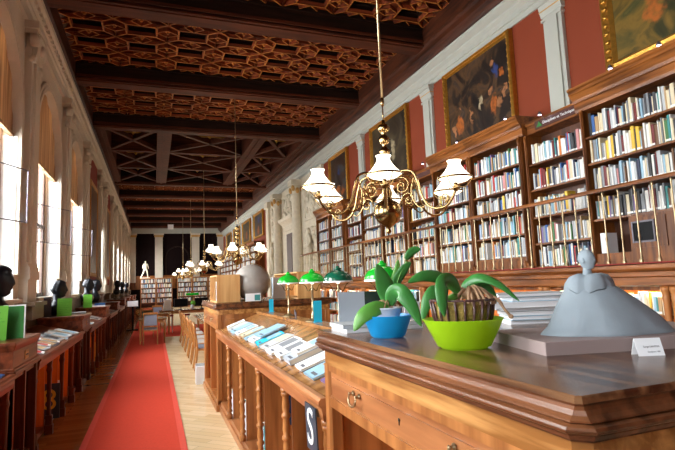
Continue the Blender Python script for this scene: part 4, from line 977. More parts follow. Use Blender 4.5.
# ---------------------------------------------------------------- things on the near cabinet
TZ = 1.4502
for i, (c, x, y, w_, l_) in enumerate((('white_p', .86, 2.36, .24, .40), ('bk_pale grey', .85, 2.37, .22, .40))):
    m = MB(); m.box(0, l_, -w_/2, w_/2, 0, .003, 0).box(0, l_, -w_/2, w_/2, .015, .018, 0).box(0, l_-.003, -w_/2+.003, w_/2-.003, .003, .015, 1).box(0, l_, -w_/2, -w_/2+.003, 0, .018, 0)
    tag(m.build('book', [c, 'white_p'], None, (x, y, TZ+i*.0185), -.04), ['large white book lying flat under the standing folder', 'large pale grey book lying on the white one under the folder'][i], 'book', 'flat books under the folder')
fo = empty('display_folder', (1.035, 2.43, TZ+.038)); tag(fo, 'standing open folder, white panel left and glossy dark panel right', 'folder')
MB().prism([(-.135, .03), (0, 0), (0, .004), (-.135, .034)], 'z', 0, .15).build('white_panel', 'grey_p', fo)
gm = plain('glossy_dark_cover', (70, 82, 76), .06, metal=.6)
W['glossy'] = gm
MB().prism([(0, 0), (.105, -.03), (.105, -.026), (0, .004)], 'z', 0, .15).build('glossy_panel', 'glossy', fo)
wb_ = MB().box(-.05, .05, -.002, .002, 0, .12).box(-.05, .05, 0, .03, 0, .003).build('notice_card', 'white_p', None, (1.31, 2.43, TZ), .1); tag(wb_, 'plain white card standing between the two orchids', 'card')

RZ = -yaw
def lathe_bowl(name, loc, prof, mat, label, cat='bowl'):
    m = MB(); m.shell(prof, 40); t = .0025
    m.shell([(max(.001, r-t), z+t*.5) for r, z in prof], 40); r0, z0 = prof[0]; m.lathe([(.001, 0), (r0, z0), (r0-.001, z0+.003), (.001, .003)], 40)
    rt, zt = prof[-1]; m.shell([(rt, zt), (rt-t, zt+t*.5)], 40)
    o = m.build(name, mat, None, loc); tag(o, label, cat); return o
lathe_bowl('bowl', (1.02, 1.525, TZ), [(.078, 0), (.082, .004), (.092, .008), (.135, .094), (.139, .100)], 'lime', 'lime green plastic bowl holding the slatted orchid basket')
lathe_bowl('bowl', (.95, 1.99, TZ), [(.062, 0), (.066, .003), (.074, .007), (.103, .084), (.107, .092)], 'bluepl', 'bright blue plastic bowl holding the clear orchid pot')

def leaf(mb, pts, width, mi=0, roll=0.0, fold=.25, tipw=0, n=6):
    """orchid leaf along pts in plant space (right, depth, up); fold gives the midrib crease"""
    P = smoothline(pts, n); N = len(P); vs = []; fs = []
    for i, p in enumerate(P):
        d = (P[min(i+1, N-1)]-P[max(i-1, 0)]).normalized()
        side = d.cross(Vector((0, 1, .0)))
        side.normalize(); up = side.cross(d).normalized()
        q = Matrix.Rotation(roll, 3, d); side = q @ side; up = q @ up
        t = i/(N-1); w_ = width*(max(.0, math.sin(PI*min(1, (t*.9+.1))))**.6)*(1 if t < .96 else .6)
        w_ = max(w_, .0015 if t > .5 else width*.35)
        for s in (-1, -.5, 0, .5, 1): vs.append(p+side*w_*s+up*(abs(s)**1.3)*w_*fold)
        for s in (-1, -.5, 0, .5, 1): vs.append(p+side*w_*s*.97+up*((abs(s)**1.3)*w_*fold-.0018))
    for i in range(N-1):
        for k in range(4):
            fs.append((i*10+k, i*10+k+1, i*10+11+k, i*10+10+k)); fs.append((i*10+5+k, i*10+15+k, i*10+16+k, i*10+6+k))
        fs.append((i*10, i*10+10, i*10+15, i*10+5)); fs.append((i*10+4, i*10+9, i*10+19, i*10+14))
    mb.add(vs, fs, mi, True)
def px(S, x0, y0):                                                   # plant-space metres from a sketch at S units per metre
    return lambda x, y, d=0: ((x-x0)/S, d, (y0-y)/S)
# orchid in the slatted basket
e = empty('potted_orchid', (1.02, 1.525, TZ+.02), RZ); tag(e, 'orchid with long arching leaves in a slatted basket of bark', 'plant')
q = px(286, 464, 342)
LV = [([q(463, 294), q(452, 283, -.02), q(438, 276, -.05), q(422, 275, -.08), q(407, 281, -.10)], .024, 0, .45), ([q(460, 293, -.02), q(450, 281, -.06), q(441, 283, -.1), q(438, 298, -.12), q(439, 314, -.12)], .026, 0, -.2),
      ([q(463, 294), q(472, 283, -.01), q(484, 279, -.03), q(500, 287, -.05), q(516, 303, -.06)], .019, 0, -.55), ([q(466, 292, .02), q(482, 285, .03), q(494, 290, .02), q(501, 305, 0)], .018, 0, -.3),
      ([q(463, 293, .02), q(454, 284, .03), q(446, 275, .04)], .014, 0, .4), ([q(462, 296, -.02), q(454, 296, -.06), q(444, 299, -.08), q(436, 300, -.1)], .012, 1, .5), ([q(464, 296), q(476, 290, .02), q(490, 288, .02), q(500, 291, .03)], .012, 0, .5)]
for pts, w_, mi, ro in LV:
    m = MB(); leaf(m, pts, w_, 0, ro); m.build('leaf', 'leaf_l' if mi else 'leaf', e)
m = MB(); rr = random.Random(9)
for i in range(16):
    a = rr.uniform(0, 6.28); r0 = rr.uniform(.0, .03)
    m.tube(smoothline([(r0, 0, .165), (.03+.03*math.cos(a), .03*math.sin(a), .175+rr.uniform(0, .02)), (.03+.07*math.cos(a), .07*math.sin(a), .16), (.03+.09*math.cos(a), .09*math.sin(a), .13)], 4), .005, 6)
m.ell((.035, -.01, .165), (.045, .03, .022)); m.tube(smoothline([(.09, -.03, .16), (.115, -.05, .14), (.13, -.06, .11), (.148, -.06, .088)], 5), [.006]*8+[.005]*8, 6); m.ell((.15, -.06, .085), (.009, .007, .008))
m.build('aerial_roots', 'root', e)
m = MB(); m.lathe([(.068, .03), (.100, .10), (.102, .125), (.09, .136), (.001, .14)], 24); m.build('bark', 'bark', e)
for k in range(22):
    a = 2*PI*k/22; c_, s_ = math.cos(a), math.sin(a)
    m = MB(); T = Matrix.Rotation(a, 3, 'Z'); m.tube([T @ Vector((.080, 0, .03)), T @ Vector((.102, 0, .09)), T @ Vector((.110, 0, .145))], .0045, 6); m.build('basket_slat', 'slat', e)
MB().shell([(.106, .142), (.114, .142), (.114, .149), (.106, .149), (.106, .142)], 24).build('basket_rim', 'slat', e)
# orchid in the clear pot
e = empty('potted_orchid', (.95, 1.99, TZ+.012), RZ); tag(e, 'orchid with broad upright leaves in a clear pot', 'plant')
q = px(232, 389.5, 334)
LV = [([q(394, 306), q(391, 294, .0), q(387, 280, -.01), q(381, 264, -.02)], .040, 0, .15, .15), ([q(396, 300), q(398, 286, .02), q(402, 274, .02), q(404, 260, .02)], .020, 1, .2, .2),
      ([q(392, 305, -.01), q(396, 294, -.03), q(403, 293, -.06), q(412, 306, -.08), q(420, 326, -.09)], .036, 0, -.1, .15), ([q(391, 308, -.02), q(378, 307, -.06), q(364, 314, -.08), q(355, 328, -.08)], .034, 1, .35, .2),
      ([q(398, 292), q(403, 280, .02), q(410, 270, .02), q(417, 263, .02)], .024, 0, .3, .2), ([q(412, 260, .02), q(417, 254, .02), q(422, 251, .02), q(428, 250, .02)], .020, 0, .3, .2),
      ([q(438, 290, -.10), q(432, 293, -.12), q(425, 303, -.13), q(420, 320, -.13)], .026, 0, .1, .2)]
for pts, w_, mi, ro, fo_ in LV:
    m = MB(); leaf(m, pts, w_, 0, ro, fo_); m.build('leaf', 'leaf_l' if mi else 'leaf', e)
MB().tube(smoothline([q(396, 304), q(399, 292, .01), q(405, 276, .02), q(413, 262, .02)], 6), .0035, 6).build('stem', 'leaf_l', e)
m = MB()
for i in range(14):
    a = rr.uniform(0, 6.28); m.tube(smoothline([(.01, 0, .10), (.01+.03*math.cos(a), .03*math.sin(a), .135+rr.uniform(-.01, .012)), (.055*math.cos(a), .055*math.sin(a), .115)], 4), .0028, 5)
m.build('aerial_roots', 'root', e)
MB().lathe([(.038, 0), (.050, .06), (.062, .106), (.065, .108), (.065, .114), (.058, .114), (.056, .106), (.001, .102)], 28).build('clear_pot', 'clearpot', e)

# ---- clay figure on its board
pl_ = MB().loft(-.36, .36, -.20, .20, [(0, 0, .002), (.0385, 0, .002), (.04, -.0015, .002)]).build('plinth_board', 'plinth', None, (1.50, 1.335, TZ), -.24); tag(pl_, 'flat taupe display board under the clay figure', 'board')
def head_mesh(mb, c, s, mi=0, T=None, hair=False):
    """human head with brow, eye sockets, nose, lips, chin and ears; faces -y"""
    seg, rings = 36, 28; vs = []; fs = []
    for j in range(rings+1):
        ph = PI*j/rings; 
        for i in range(seg):
            th = 2*PI*i/seg; sn = math.sin(ph)**(.62 if ph > PI/2 else .85) if 0 < j < rings else 0; x, y, z = sn*math.cos(th), sn*math.sin(th), math.cos(ph)
            X_, Y_, Z_ = .073*x, .092*y, .115*z
            if z < 0: k = -z; X_ *= 1-.34*k; Y_ = Y_*(1-.26*k)-.016*k
            if y > 0: Y_ *= 1.03; Z_ += .01*y*max(0, z)
            if y < -.2:
                f = -y
                g = lambda cx, cz, sx_, sz_: math.exp(-((X_-cx)/sx_)**2-((Z_-cz)/sz_)**2)
                Y_ -= .014*g(0, -.024, .011, .016)*f; Y_ -= .010*g(0, 0, .009, .022)*f
                Y_ += .012*(g(.03, .006, .015, .011)+g(-.03, .006, .015, .011))*f; Y_ -= .006*(g(.03, .024, .022, .008)+g(-.03, .024, .022, .008))*f
                Y_ -= .005*(g(.03, .004, .010, .007)+g(-.03, .004, .010, .007))
                Y_ -= .006*g(0, -.05, .02, .005); Y_ -= .006*g(0, -.061, .017, .005); Y_ += .004*g(0, -.0555, .022, .0025); Y_ -= .010*g(0, -.09, .02, .014)
                Y_ -= .004*(g(.035, -.025, .015, .015)+g(-.035, -.025, .015, .015))
            if hair:
                b = .010*max(0, min(1, (z+.1+max(0, y))*2))*(1 if y > -.55 or z > .62 else 0)*(1+.25*math.sin(th*9+ph*3)); X_ += x*b*1.2; Y_ += y*b; Z_ += z*b*.4
            v = Vector((X_, Y_, Z_))*s
            if T is not None: v = T @ v
            vs.append(v+Vector(c))
    for j in range(rings):
        for i in range(seg):
            i2 = (i+1) % seg; fs.append((j*seg+i, j*seg+i2, (j+1)*seg+i2, (j+1)*seg+i))
    mb.add(vs, fs, mi, True)
    for sd in (-1, 1):
        v = Vector((sd*.074, .008, -.01))*s
        if T is not None: v = T @ v
        mb.ell(v+Vector(c), (.008*s, .018*s, .03*s), mi, 10, 8, T)
cf = empty('clay_figure', (1.385, 1.31, TZ+.0405), RZ-.05); tag(cf, 'grey clay sculpture of a bald figure in a vast spreading gown', 'sculpture')
# gown: rings from spread hem to shoulders (x extent left, right, depth front/back, z)
rings_ = [(-.172, .262, .105, 0), (-.168, .258, .107, .006), (-.152, .244, .105, .02), (-.142, .230, .101, .035), (-.130, .206, .095, .06), (-.118, .176, .087, .085), (-.105, .148, .077, .108), (-.092, .120, .066, .13), (-.079, .092, .055, .150), (-.066, .064, .043, .168), (-.045, .044, .032, .182), (-.020, .020, .018, .192)]
vs = []; fs = []; sg_ = 64
for j, (xl, xr, dp, z) in enumerate(rings_):
    cxx = (xl+xr)/2; rx = (xr-xl)/2
    if z < .03: cxx, rx = cxx, rx
    for i in range(sg_):
        t = 2*PI*i/sg_; k = max(0, 1-z/.16)
        rp = 1+.03*k*math.sin(t*7+z*20)+.015*k*math.sin(t*13)
        xx = cxx+rx*math.cos(t)*(1+.0*k); y_ = dp*math.sin(t)*rp*(1-.28*k*max(0, math.cos(t)))
        zz = z+(.012*k*math.sin(t*3+1) if 0 < j < 11 else 0)*(1 if z > .02 else .25)
        vs.append((xx, y_, max(0, zz)))
for j in range(len(rings_)-1):
    for i in range(sg_):
        i2 = (i+1) % sg_; fs.append((j*sg_+i, j*sg_+i2, (j+1)*sg_+i2, (j+1)*sg_+i))
m = MB(); m.add(vs, fs, 0, True); fs2 = [tuple(reversed(range(sg_)))]; m.add(vs[:sg_], fs2)
m.lathe([(.020, .186), (.0145, .200), (.0125, .215), (.0125, .232)], 16, (-.002, 0, 0))
m.build('gown', 'clay', cf)
m = MB(); n = 48                                                    # crumpled collar cape with open front
for rr_, zz, fl in (((.020, .036, .058, .073, .079), (.196, .197, .189, .168, .143), 1),):
    vs = []
    for L_, sgn in ((0, 1), (1, 1)):
        for r_k, z_k in zip(rr_, zz):
            for i in range(n):
                t = 2*PI*i/n; wv = 1+.05*math.sin(t*3+1)+.04*math.sin(t*7)+.02*math.sin(t*13)
                vs.append((r_k*1.0*math.cos(t)*wv*1.0+(.006 if math.cos(t) > 0 else -.004), r_k*.74*math.sin(t)*wv, z_k+.006*math.sin(t*4+.5)*(r_k/.06)-L_*.004))
    R5 = len(rr_); fs = []
    for L_ in (0, 1):
        for j in range(R5-1):
            for i in range(n):
                i2 = (i+1) % n; a0 = L_*R5*n; fs.append((a0+j*n+i, a0+j*n+i2, a0+(j+1)*n+i2, a0+(j+1)*n+i))
    for i in range(n):
        i2 = (i+1) % n; fs.append(((R5-1)*n+i, (R5-1)*n+i2, R5*n+(R5-1)*n+i2, R5*n+(R5-1)*n+i)); fs.append((i, i2, R5*n+i2, R5*n+i))
    m.add(vs, fs, 0, True)
m.build('collar', 'clay', cf)
m = MB(); head_mesh(m, (-.002, -.003, .246), .30, 0, Matrix.Rotation(.75, 3, 'Z')); m.build('head', 'clay', cf)
# name card tent
nt_ = empty('name_card', (1.345, 1.085, TZ), RZ+.0); tag(nt_, 'small folded white name card before the display board', 'card')
m = MB(); m.prism([(-.022, 0), (-.0205, 0), (.0, .053), (.0205, 0), (.022, 0), (.0008, .056), (-.0008, .056)], 'x', -.044, .044); m.build('card', 'white_p', nt_)
ang = math.atan2(.056, .0215)
T4 = Matrix.Translation((.006, -.0125, .029)) @ Matrix.Rotation(ang, 4, 'X')
text('Serge SANTOS', 'lettering', .0085, 'ink', T4, nt_, .0002)
T4 = Matrix.Translation((.010, -.0185, .013)) @ Matrix.Rotation(ang, 4, 'X')
text('Sculpture 100', 'lettering', .0075, 'ink', T4, nt_, .0002)
nt_.scale = (.86, .86, .86)
# stacked books behind the figure
zz = TZ
for i, (t, c, w_, dx) in enumerate(((.02, 'white_p', .26, .02), (.022, 'bk_pale blue', .27, .02), (.018, 'white_p', .26, .015), (.02, 'bk_mid grey', .28, .0), (.028, 'white_p', .36, -.10), (.024, 'bk_pale blue', .25, .03), (.018, 'bk_pale grey', .33, -.05))):
    m = MB(); m.box(0, w_, -.1, .1, 0, .003, 0).box(0, w_, -.1, .1, t-.003, t, 0).box(.003, w_-.003, -.096, .1, .003, t-.003, 1).box(0, w_, .097, .1, 0, t, 0)
    o = m.build('book', [c, 'white_p'], None, (1.66+dx, 2.14+random.uniform(-.015, .015), zz), RZ+random.uniform(-.05, .05)); zz += t+.0005
    tag(o, '%s book, %s from bottom of the stack left of clay figure' % (c.replace('bk_', '').replace('_p', ''), ordw(i+1)), 'book', 'book stack beside the clay figure')

# ================================================================== READING DESKS, LEFT OF THE CARPET
XF = -1.15
def left_cabinet(y0, y1, label, zt=1.27):
    xm = (XF-1.84)/2; cy = (y0+y1)/2; e = empty('bust_cabinet', (xm, cy, 0)); tag(e, label, 'cabinet', 'dark cabinets along the left wall')
    a, b, c, d = -1.84-xm, XF-xm, y0-cy, y1-cy
    MB().loft(a, b, c, d, [(zt-.02, .02, .01), (zt-.004, .018, .01), (zt, .012, .01)]).build('top_board', 'maho', e)
    MB().loft(a, b, c, d, [(zt-.30, 0, .005), (zt-.28, .022, .01), (zt-.255, .022, .01), (zt-.25, .01, .01), (zt-.235, .01, .01), (zt-.225, -.005, .005), (zt-.08, -.005, .005), (zt-.065, .004, .005), (zt-.05, .01, .008), (zt-.03, .018, .01), (zt-.02, .02, .01)]).build('moulding', 'maho', e)
    m = MB(); zb = zt-.30; P = .07
    m.box(a, b, c, c+.03, 0, zb).box(a, b, d-.03, d, 0, zb).box(a, a+.03, c, d, 0, zb).box(b-P, b, c, c+P, 0, zb).box(b-P, b, d-P, d, 0, zb).box(a, b-.04, c+.01, d-.01, 0, .12).box(a, b-.02, c+.03, d-.03, zb-.04, zb)
    m.box(a+.3, a+.32, c+.03, d-.03, .1, zb).box(b-.04, b-.005, -.02, .02, .12, zb); m.build('carcase', 'maho_z', e)
    pl = MB().box(b+.001-.006, b+.001, -.07, .07, zt-.20, zt-.115).build('label_plate', 'golden', e)
    MB().box(b, b+.003, -.05, .05, zt-.165, zt-.150).build('lettering', 'ink', pl)
    return e
def left_desk(y0, y1, n, label):
    cy = (y0+y1)/2; e = empty('reading_desk', (XF, cy, 0)); tag(e, label, 'desk', 'dark reading desks along the left wall'); h = (y1-y0)/2
    MB().prism([(0, .955), (0, .98), (-.68, 1.16), (-.68, 1.13)], 'y', -h, h).build('sloping_top', 'maho', e)
    MB().prism([(.015, 1.005), (.03, .99), (.03, .975), (.015, .96), (.015, .93), (.005, .88), (-.02, .88), (-.03, 1.0), (-.02, 1.005)], 'y', -h, h).build('front_rail', 'maho', e)
    MB().box(-.68, -.08, -h, h, .04, .10).box(-.68, -.11, -h, h, 0, .04).build('bottom_board', 'maho', e)
    MB().box(-.29, -.27, -h, h, .1, 1.0).build('back_panel', 'orange', e)
    st = (y1-y0)/n
    for i in range(1, n): MB().box(-.27, -.09, -h+i*st-.012, -h+i*st+.012, .1, .95).build('divider', 'orange', e)
    for i in range(0, n+1):
        y = -h+i*st+(.04 if i == 0 else -.04 if i == n else 0); m = MB()
        m.box(-.07, .0, y-.03, y+.03, .10, .22).box(-.08, .01, y-.04, y+.04, 0, .11)
        m.loft(-.065, -.015, y-.025, y+.025, [(.22, 0, .012), (.3, -.004, .012), (.72, 0, .012), (.76, .008, .012), (.80, 0, .01), (.9, .01, .01)])
        m.build('desk_post', 'maho_z', e)
    return e
CABS = [(.75, 1.85), (5.2, 6.2), (9.82, 10.95), (14.35, 15.5), (18.9, 20.0), (23.45, 24.6), (28.0, 29.1), (32.5, 33.7), (37.0, 38.2)]
cl = ['dark cabinet before the frame', 'dark mahogany cabinet nearest on the left, with the lime card and framed green print', 'dark cabinet under the second bust and its lime card', 'dark cabinet under the pair of busts with a small lime card', 'dark cabinet on the left past the pair of busts',
      'dark cabinet two past the pair of busts', 'dark cabinet three past the pair of busts', 'dark cabinet four past the pair of busts', 'farthest dark cabinet along the left wall']
for (a, b), t in zip(CABS[1:], cl[1:]): left_cabinet(a, b, t)
left_desk(1.9, 5.18, 4, 'dark sloping desk at the left picture edge, before the first cabinet')
dl = ['dark sloping desk between the first and second left cabinets', 'dark sloping desk between the second and third left cabinets', 'dark sloping desk between the third and fourth left cabinets', 'dark sloping desk between the fourth and fifth left cabinets', 'dark sloping desk between the fifth and sixth left cabinets', 'dark sloping desk between the sixth and seventh left cabinets', 'farthest dark sloping desk on the left']
for i in range(1, 8): left_desk(CABS[i][1]+.02, CABS[i+1][0]-.02, 4, dl[i-1])
# magazines lying on the left slopes
sl2 = math.atan2(.18, .68)
def lay_left(x, y, c, w_, l_, t, rz, label, dz=0):
    m = MB(); m.box(-l_, 0, -w_/2, w_/2, 0, .002, 0).box(-l_, 0, -w_/2, w_/2, t-.002, t, 0).box(-l_+.002, -.002, -w_/2+.002, w_/2-.002, .002, t-.002, 1)
    z = .982+(XF-x)*math.tan(sl2)+.002+dz
    m.box(-l_*.7, -l_*.1, -w_*.38, w_*.38, t, t+.0008, 2)
    o = m.build('magazine', [c, 'white_p', random.choice(['bk_pale blue', 'bk_mid grey', 'bk_tan', 'bk_red', 'bk_charcoal'])], None, (x, y, z)); o.rotation_euler = (0, sl2, rz); tag(o, label, 'magazine', 'magazines on the left sloping desks')
mags = [('white_p', 6.75), ('grey_p', 7.05), ('white_p', 7.35), ('bk_navy', 7.62), ('white_p', 7.9), ('grey_p', 8.2), ('bk_pale blue', 8.5), ('white_p', 8.8), ('bk_pale grey', 9.1), ('white_p', 9.45)]
for i, (c, y) in enumerate(mags): lay_left(XF-.04-.02*(i % 3), y, c, .25, .33, .012+.006*(i % 3), .12*(-1)**i, '%s magazine, %s beyond the first left cabinet' % (c.replace('bk_', '').replace('_p', ''), ordw(i+1)))
for i, (c, y) in enumerate([('white_p', 11.3), ('bk_pale blue', 11.7), ('white_p', 12.1), ('white_p', 13.3), ('grey_p', 13.8)]): lay_left(XF-.05, y, c, .27, .34, .015, .1*(-1)**i, '%s magazine, %s beyond the second left cabinet' % (c.replace('bk_', '').replace('_p', ''), ordw(i+1)))
for i, (c, y) in enumerate([('white_p', 16.2), ('bk_blue', 17.0), ('white_p', 18.1)]): lay_left(XF-.05, y, c, .27, .34, .015, .1, '%s magazine, %s beyond the third left cabinet' % (c.replace('bk_', '').replace('_p', ''), ordw(i+1)))
for i, (c, y) in enumerate([('bk_red', 4.75), ('bk_blue', 5.05), ('white_p', 4.4)]): lay_left(XF-.05, y, c, .25, .30, .01, .05, '%s magazine on the nearest left slope by the picture edge' % c.replace('bk_', '').replace('_p', ''))
# books in the lower bays on the left
def left_books(y0, cs, hh, lab):
    y = y0
    for i, c in enumerate(cs):
        mb = MB(); t = random.choice((.025, .035, .045)); mb.box(-.2, 0, 0, t, 0, hh*random.uniform(.85, 1), 0).box(-.19, -.005, .003, t-.003, hh*.5, hh*.86, 0); mb.box(0, .002, .003, t-.003, .02, .05, 1)
        o = mb.build('book', [c, 'label'], None, (XF-.10, y, .1005)); tag(o, '%s book, %s from near end, %s' % (c.replace('bk_', '').replace('_p', ''), ordw(i+1), lab), 'book', 'books in the left desk bays'); y += t+.004
left_books(6.50, ['bk_black', 'bk_cream', 'white_p', 'bk_dark red', 'white_p'], .40, 'the books beside the first left cabinet')
left_books(8.25, ['white_p', 'bk_pale grey', 'white_p'], .36, 'the books two bays beyond the numbered board')
left_books(11.1, ['white_p', 'bk_cream', 'white_p'], .40, 'the books past the second left cabinet')
left_books(12.0, ['bk_black', 'bk_charcoal'], .40, 'second bay past the second left cabinet')
left_books(12.9, ['bk_yellow', 'bk_yellow'], .45, 'the yellow books past the second left cabinet')
nb = MB().box(-.30, 0, 0, .02, 0, .43).build('number_board', 'navy', None, (XF-.01+.04, 7.42, .1105), 0); tag(nb, 'dark board with a golden figure 8 standing in the left desk bay', 'sign')
text('8', 'lettering', .36, 'bk_yellow', Matrix(((1, 0, 0, -.12), (0, 0, -1, -.001), (0, 1, 0, .22), (0, 0, 0, 1))), nb)

# ---------------------------------------------------------------- busts
def bust(loc, rz, label, mat='bronze', s=1.28, socle=.02):
    e = empty('bust', loc, rz); tag(e, label, 'bust', 'dark busts on the left cabinets'); m = MB()
    vs = []; fs = []; n = 24; z0 = socle/s
    st = [(.10, .08, z0, 0), (.15, .10, z0+.04, .0), (.19, .115, z0+.09, 0), (.185, .11, z0+.13, .0), (.13, .09, z0+.165, .0), (.075, .068, z0+.19, 0), (.052, .056, z0+.215, .0), (.048, .054, z0+.29, .004)]
    for rx, ry, z, oy in st:
        for i in range(n):
            t = 2*PI*i/n; vs.append((rx*s*math.cos(t), (ry*math.sin(t)*(1+.05*math.sin(5*t))+oy)*s, z*s))
    for j in range(len(st)-1):
        for i in range(n):
            i2 = (i+1) % n; fs.append((j*n+i, j*n+i2, (j+1)*n+i2, (j+1)*n+i))
    fs.append(tuple(reversed(range(n)))); m.add(vs, fs, 0, True)
    head_mesh(m, (0, -.022*s, (z0+.355)*s), s*1.06, 0, None, True)
    m.build('figure', mat, e)
    MB().lathe([(.11*s, 0), (.11*s, socle*.2), (.08*s, socle*.35), (.07*s, socle*.8), (.09*s, socle+.01)], 20).build('socle', 'stone_d', e)
    return e
bl = [((-1.47, 5.86), .9, 'dark bronze bust at the left picture edge, facing the aisle', .10), ((-1.62, 10.25), .8, 'dark bronze bust between lime cards on the second left cabinet', .02), ((-1.62, 14.62), .7, 'greenish dark bust, nearer of the close pair', .12),
      ((-1.50, 15.25), .9, 'black bust, farther of the close pair', .10), ((-1.5, 24.0), .9, 'black silhouetted bust farther down the left side', .2), ((-1.55, 28.5), .6, 'dark bust second from the farthest', .2), ((-1.55, 33.0), .6, 'farthest dark bust on the left', .2)]
for (x, y), rz, lb, so in bl: bust((x, y, 1.2702), rz*.2+1.32, lb, 'bronze', 1.28, so)

# ---------------------------------------------------------------- cards on the left cabinets
def card(loc, rz, w_, h_, mat, label, lines=0, tilt=.12, frame=None, cat='card'):
    e = empty('card', loc, rz); tag(e, label, cat); e.name = 'notice_card'
    T = Matrix.Rotation(-tilt, 4, 'X'); T3 = T.to_3x3()
    MB().box(-w_/2, w_/2, 0, .004, 0, h_, 0, T3).build('panel', mat, e)
    if frame: MB().box(-w_/2-.012, w_/2+.012, .0045, .010, -.0, h_+.012, 0, T3).build('frame', frame, e)
    MB().box(-.02, .02, .008, .05+h_*tilt, 0, .004).build('foot', mat, e)
    if lines:
        m = MB(); r5 = random.Random(lines)
        for i in range(lines):
            z = h_*.88-i*h_*.8/lines; a = -w_*.38; b_ = a+w_*.76*r5.uniform(.6, 1)
            x = a
            while x < b_: l_ = r5.uniform(.01, .03); m.box(x, x+l_, -.0012, 0, z, z+.004, 0, T3); x += l_+.006
        m.build('printed_lines', 'ink_g', e)
    return e
card((-1.43, 5.55, 1.2705), -.1, .28, .32, 'limecard', 'large lime green printed card on the nearest left cabinet', 9)
card((-1.255, 5.64, 1.2705), .12, .16, .31, 'greencard', 'white-edged green print leaning on the nearest left cabinet', 0, .12, 'white_p')
card((-1.46, 9.95, 1.2705), 0, .23, .31, 'limecard', 'upright lime card in front of the second bust', 8)
card((-1.55, 14.1, 1.2705), .0, .20, .33, 'limecard', 'small lime card before the close pair of busts', 7, -.02)
card((-1.83, 10.3, 1.2705), .2, .10, .31, 'greencard', 'narrow deep green card at the wall side of the second left cabinet')
tag(MB().box(-.14, .14, 0, .2, 0, .045).build('box_file', 'grey_p', None, (-1.30, 10.3, 1.2705), .1), 'pale grey flat box lying right of the upright lime card', 'box')
tag(MB().box(-.15, .15, 0, .22, 0, .03).build('book', 'white_p', None, (-1.33, 14.5, 1.2705), .1), 'white flat book lying on the cabinet of the close busts', 'book')
tag(MB().box(-.13, .13, 0, .2, 0, .08).build('book', 'bk_blue', None, (-1.36, 15.1, 1.2705), .1), 'blue thick book lying beside the farther bust of the pair', 'book')
tag(MB().box(-.18, .02, 0, .02, 0, .34).build('folder', 'bk_charcoal', None, (-1.68, 9.95, 1.2705), .1), 'charcoal folder standing left of the upright lime card', 'folder')
# low bookshelf row on the window side
for i, (y0, n_) in enumerate(((11.15, 14), (15.7, 12), (7.6, 0))):
    y = y0
    for j in range(n_):
        t = random.choice((.03, .05, .06)); c = random.choice(['white_p', 'bk_pale blue', 'bk_charcoal', 'bk_pale grey', 'bk_cream', 'bk_pink']); hh = random.uniform(.22, .30)
        o = MB().box(-.1, .1, 0, t, 0, hh).box(.1, .102, .004, t-.004, .03, .08).build('book', c, None, (-1.76, y, 1.6205 if False else 1.155)); y += t+.006
        o.location.x = -1.72
        tag(o, '%s book, %s from near end, row %s' % (c.replace('bk_', '').replace('_p', ''), ordw(j+1), ('past the second bust', 'past the close pair of busts')[i]), 'book', 'book rows under the left windows')
    if n_: tag(MB().box(-1.83, -1.60, y0-.05, y+.05, 1.128, 1.1545).build('book_ledge', 'maho'), 'narrow dark ledge carrying the book row %s' % ('past the second bust' if i == 0 else 'past the close pair of busts'), 'shelf')

# ---------------------------------------------------------------- clear casements swung into the room
for y, lb in ((6.1, 'clear thin-framed glass casement nearest, at the left picture edge'), (9.62, 'clear thin-framed glass casement at the second window'), (13.05, 'clear thin-framed glass casement at the third window')):
    e = empty('glass_casement', (XL+.02, y, 2.55), -.42-PI/2+PI*0); tag(e, lb, 'window casement', 'clear glass casements')
    L_ = 1.02; H_ = .66; e.rotation_euler.z = math.atan2(.92, .42)
    MB().box(.01, L_-.01, -.003, .003, .01, H_-.01).build('glass_pane', 'screen_glass', e)
    MB().box(0, L_, -.007, .007, 0, .012).box(0, L_, -.007, .007, H_-.012, H_).box(0, .012, -.007, .007, 0, H_).box(L_-.012, L_, -.007, .007, 0, H_).build('casement_frame', 'steel', e)

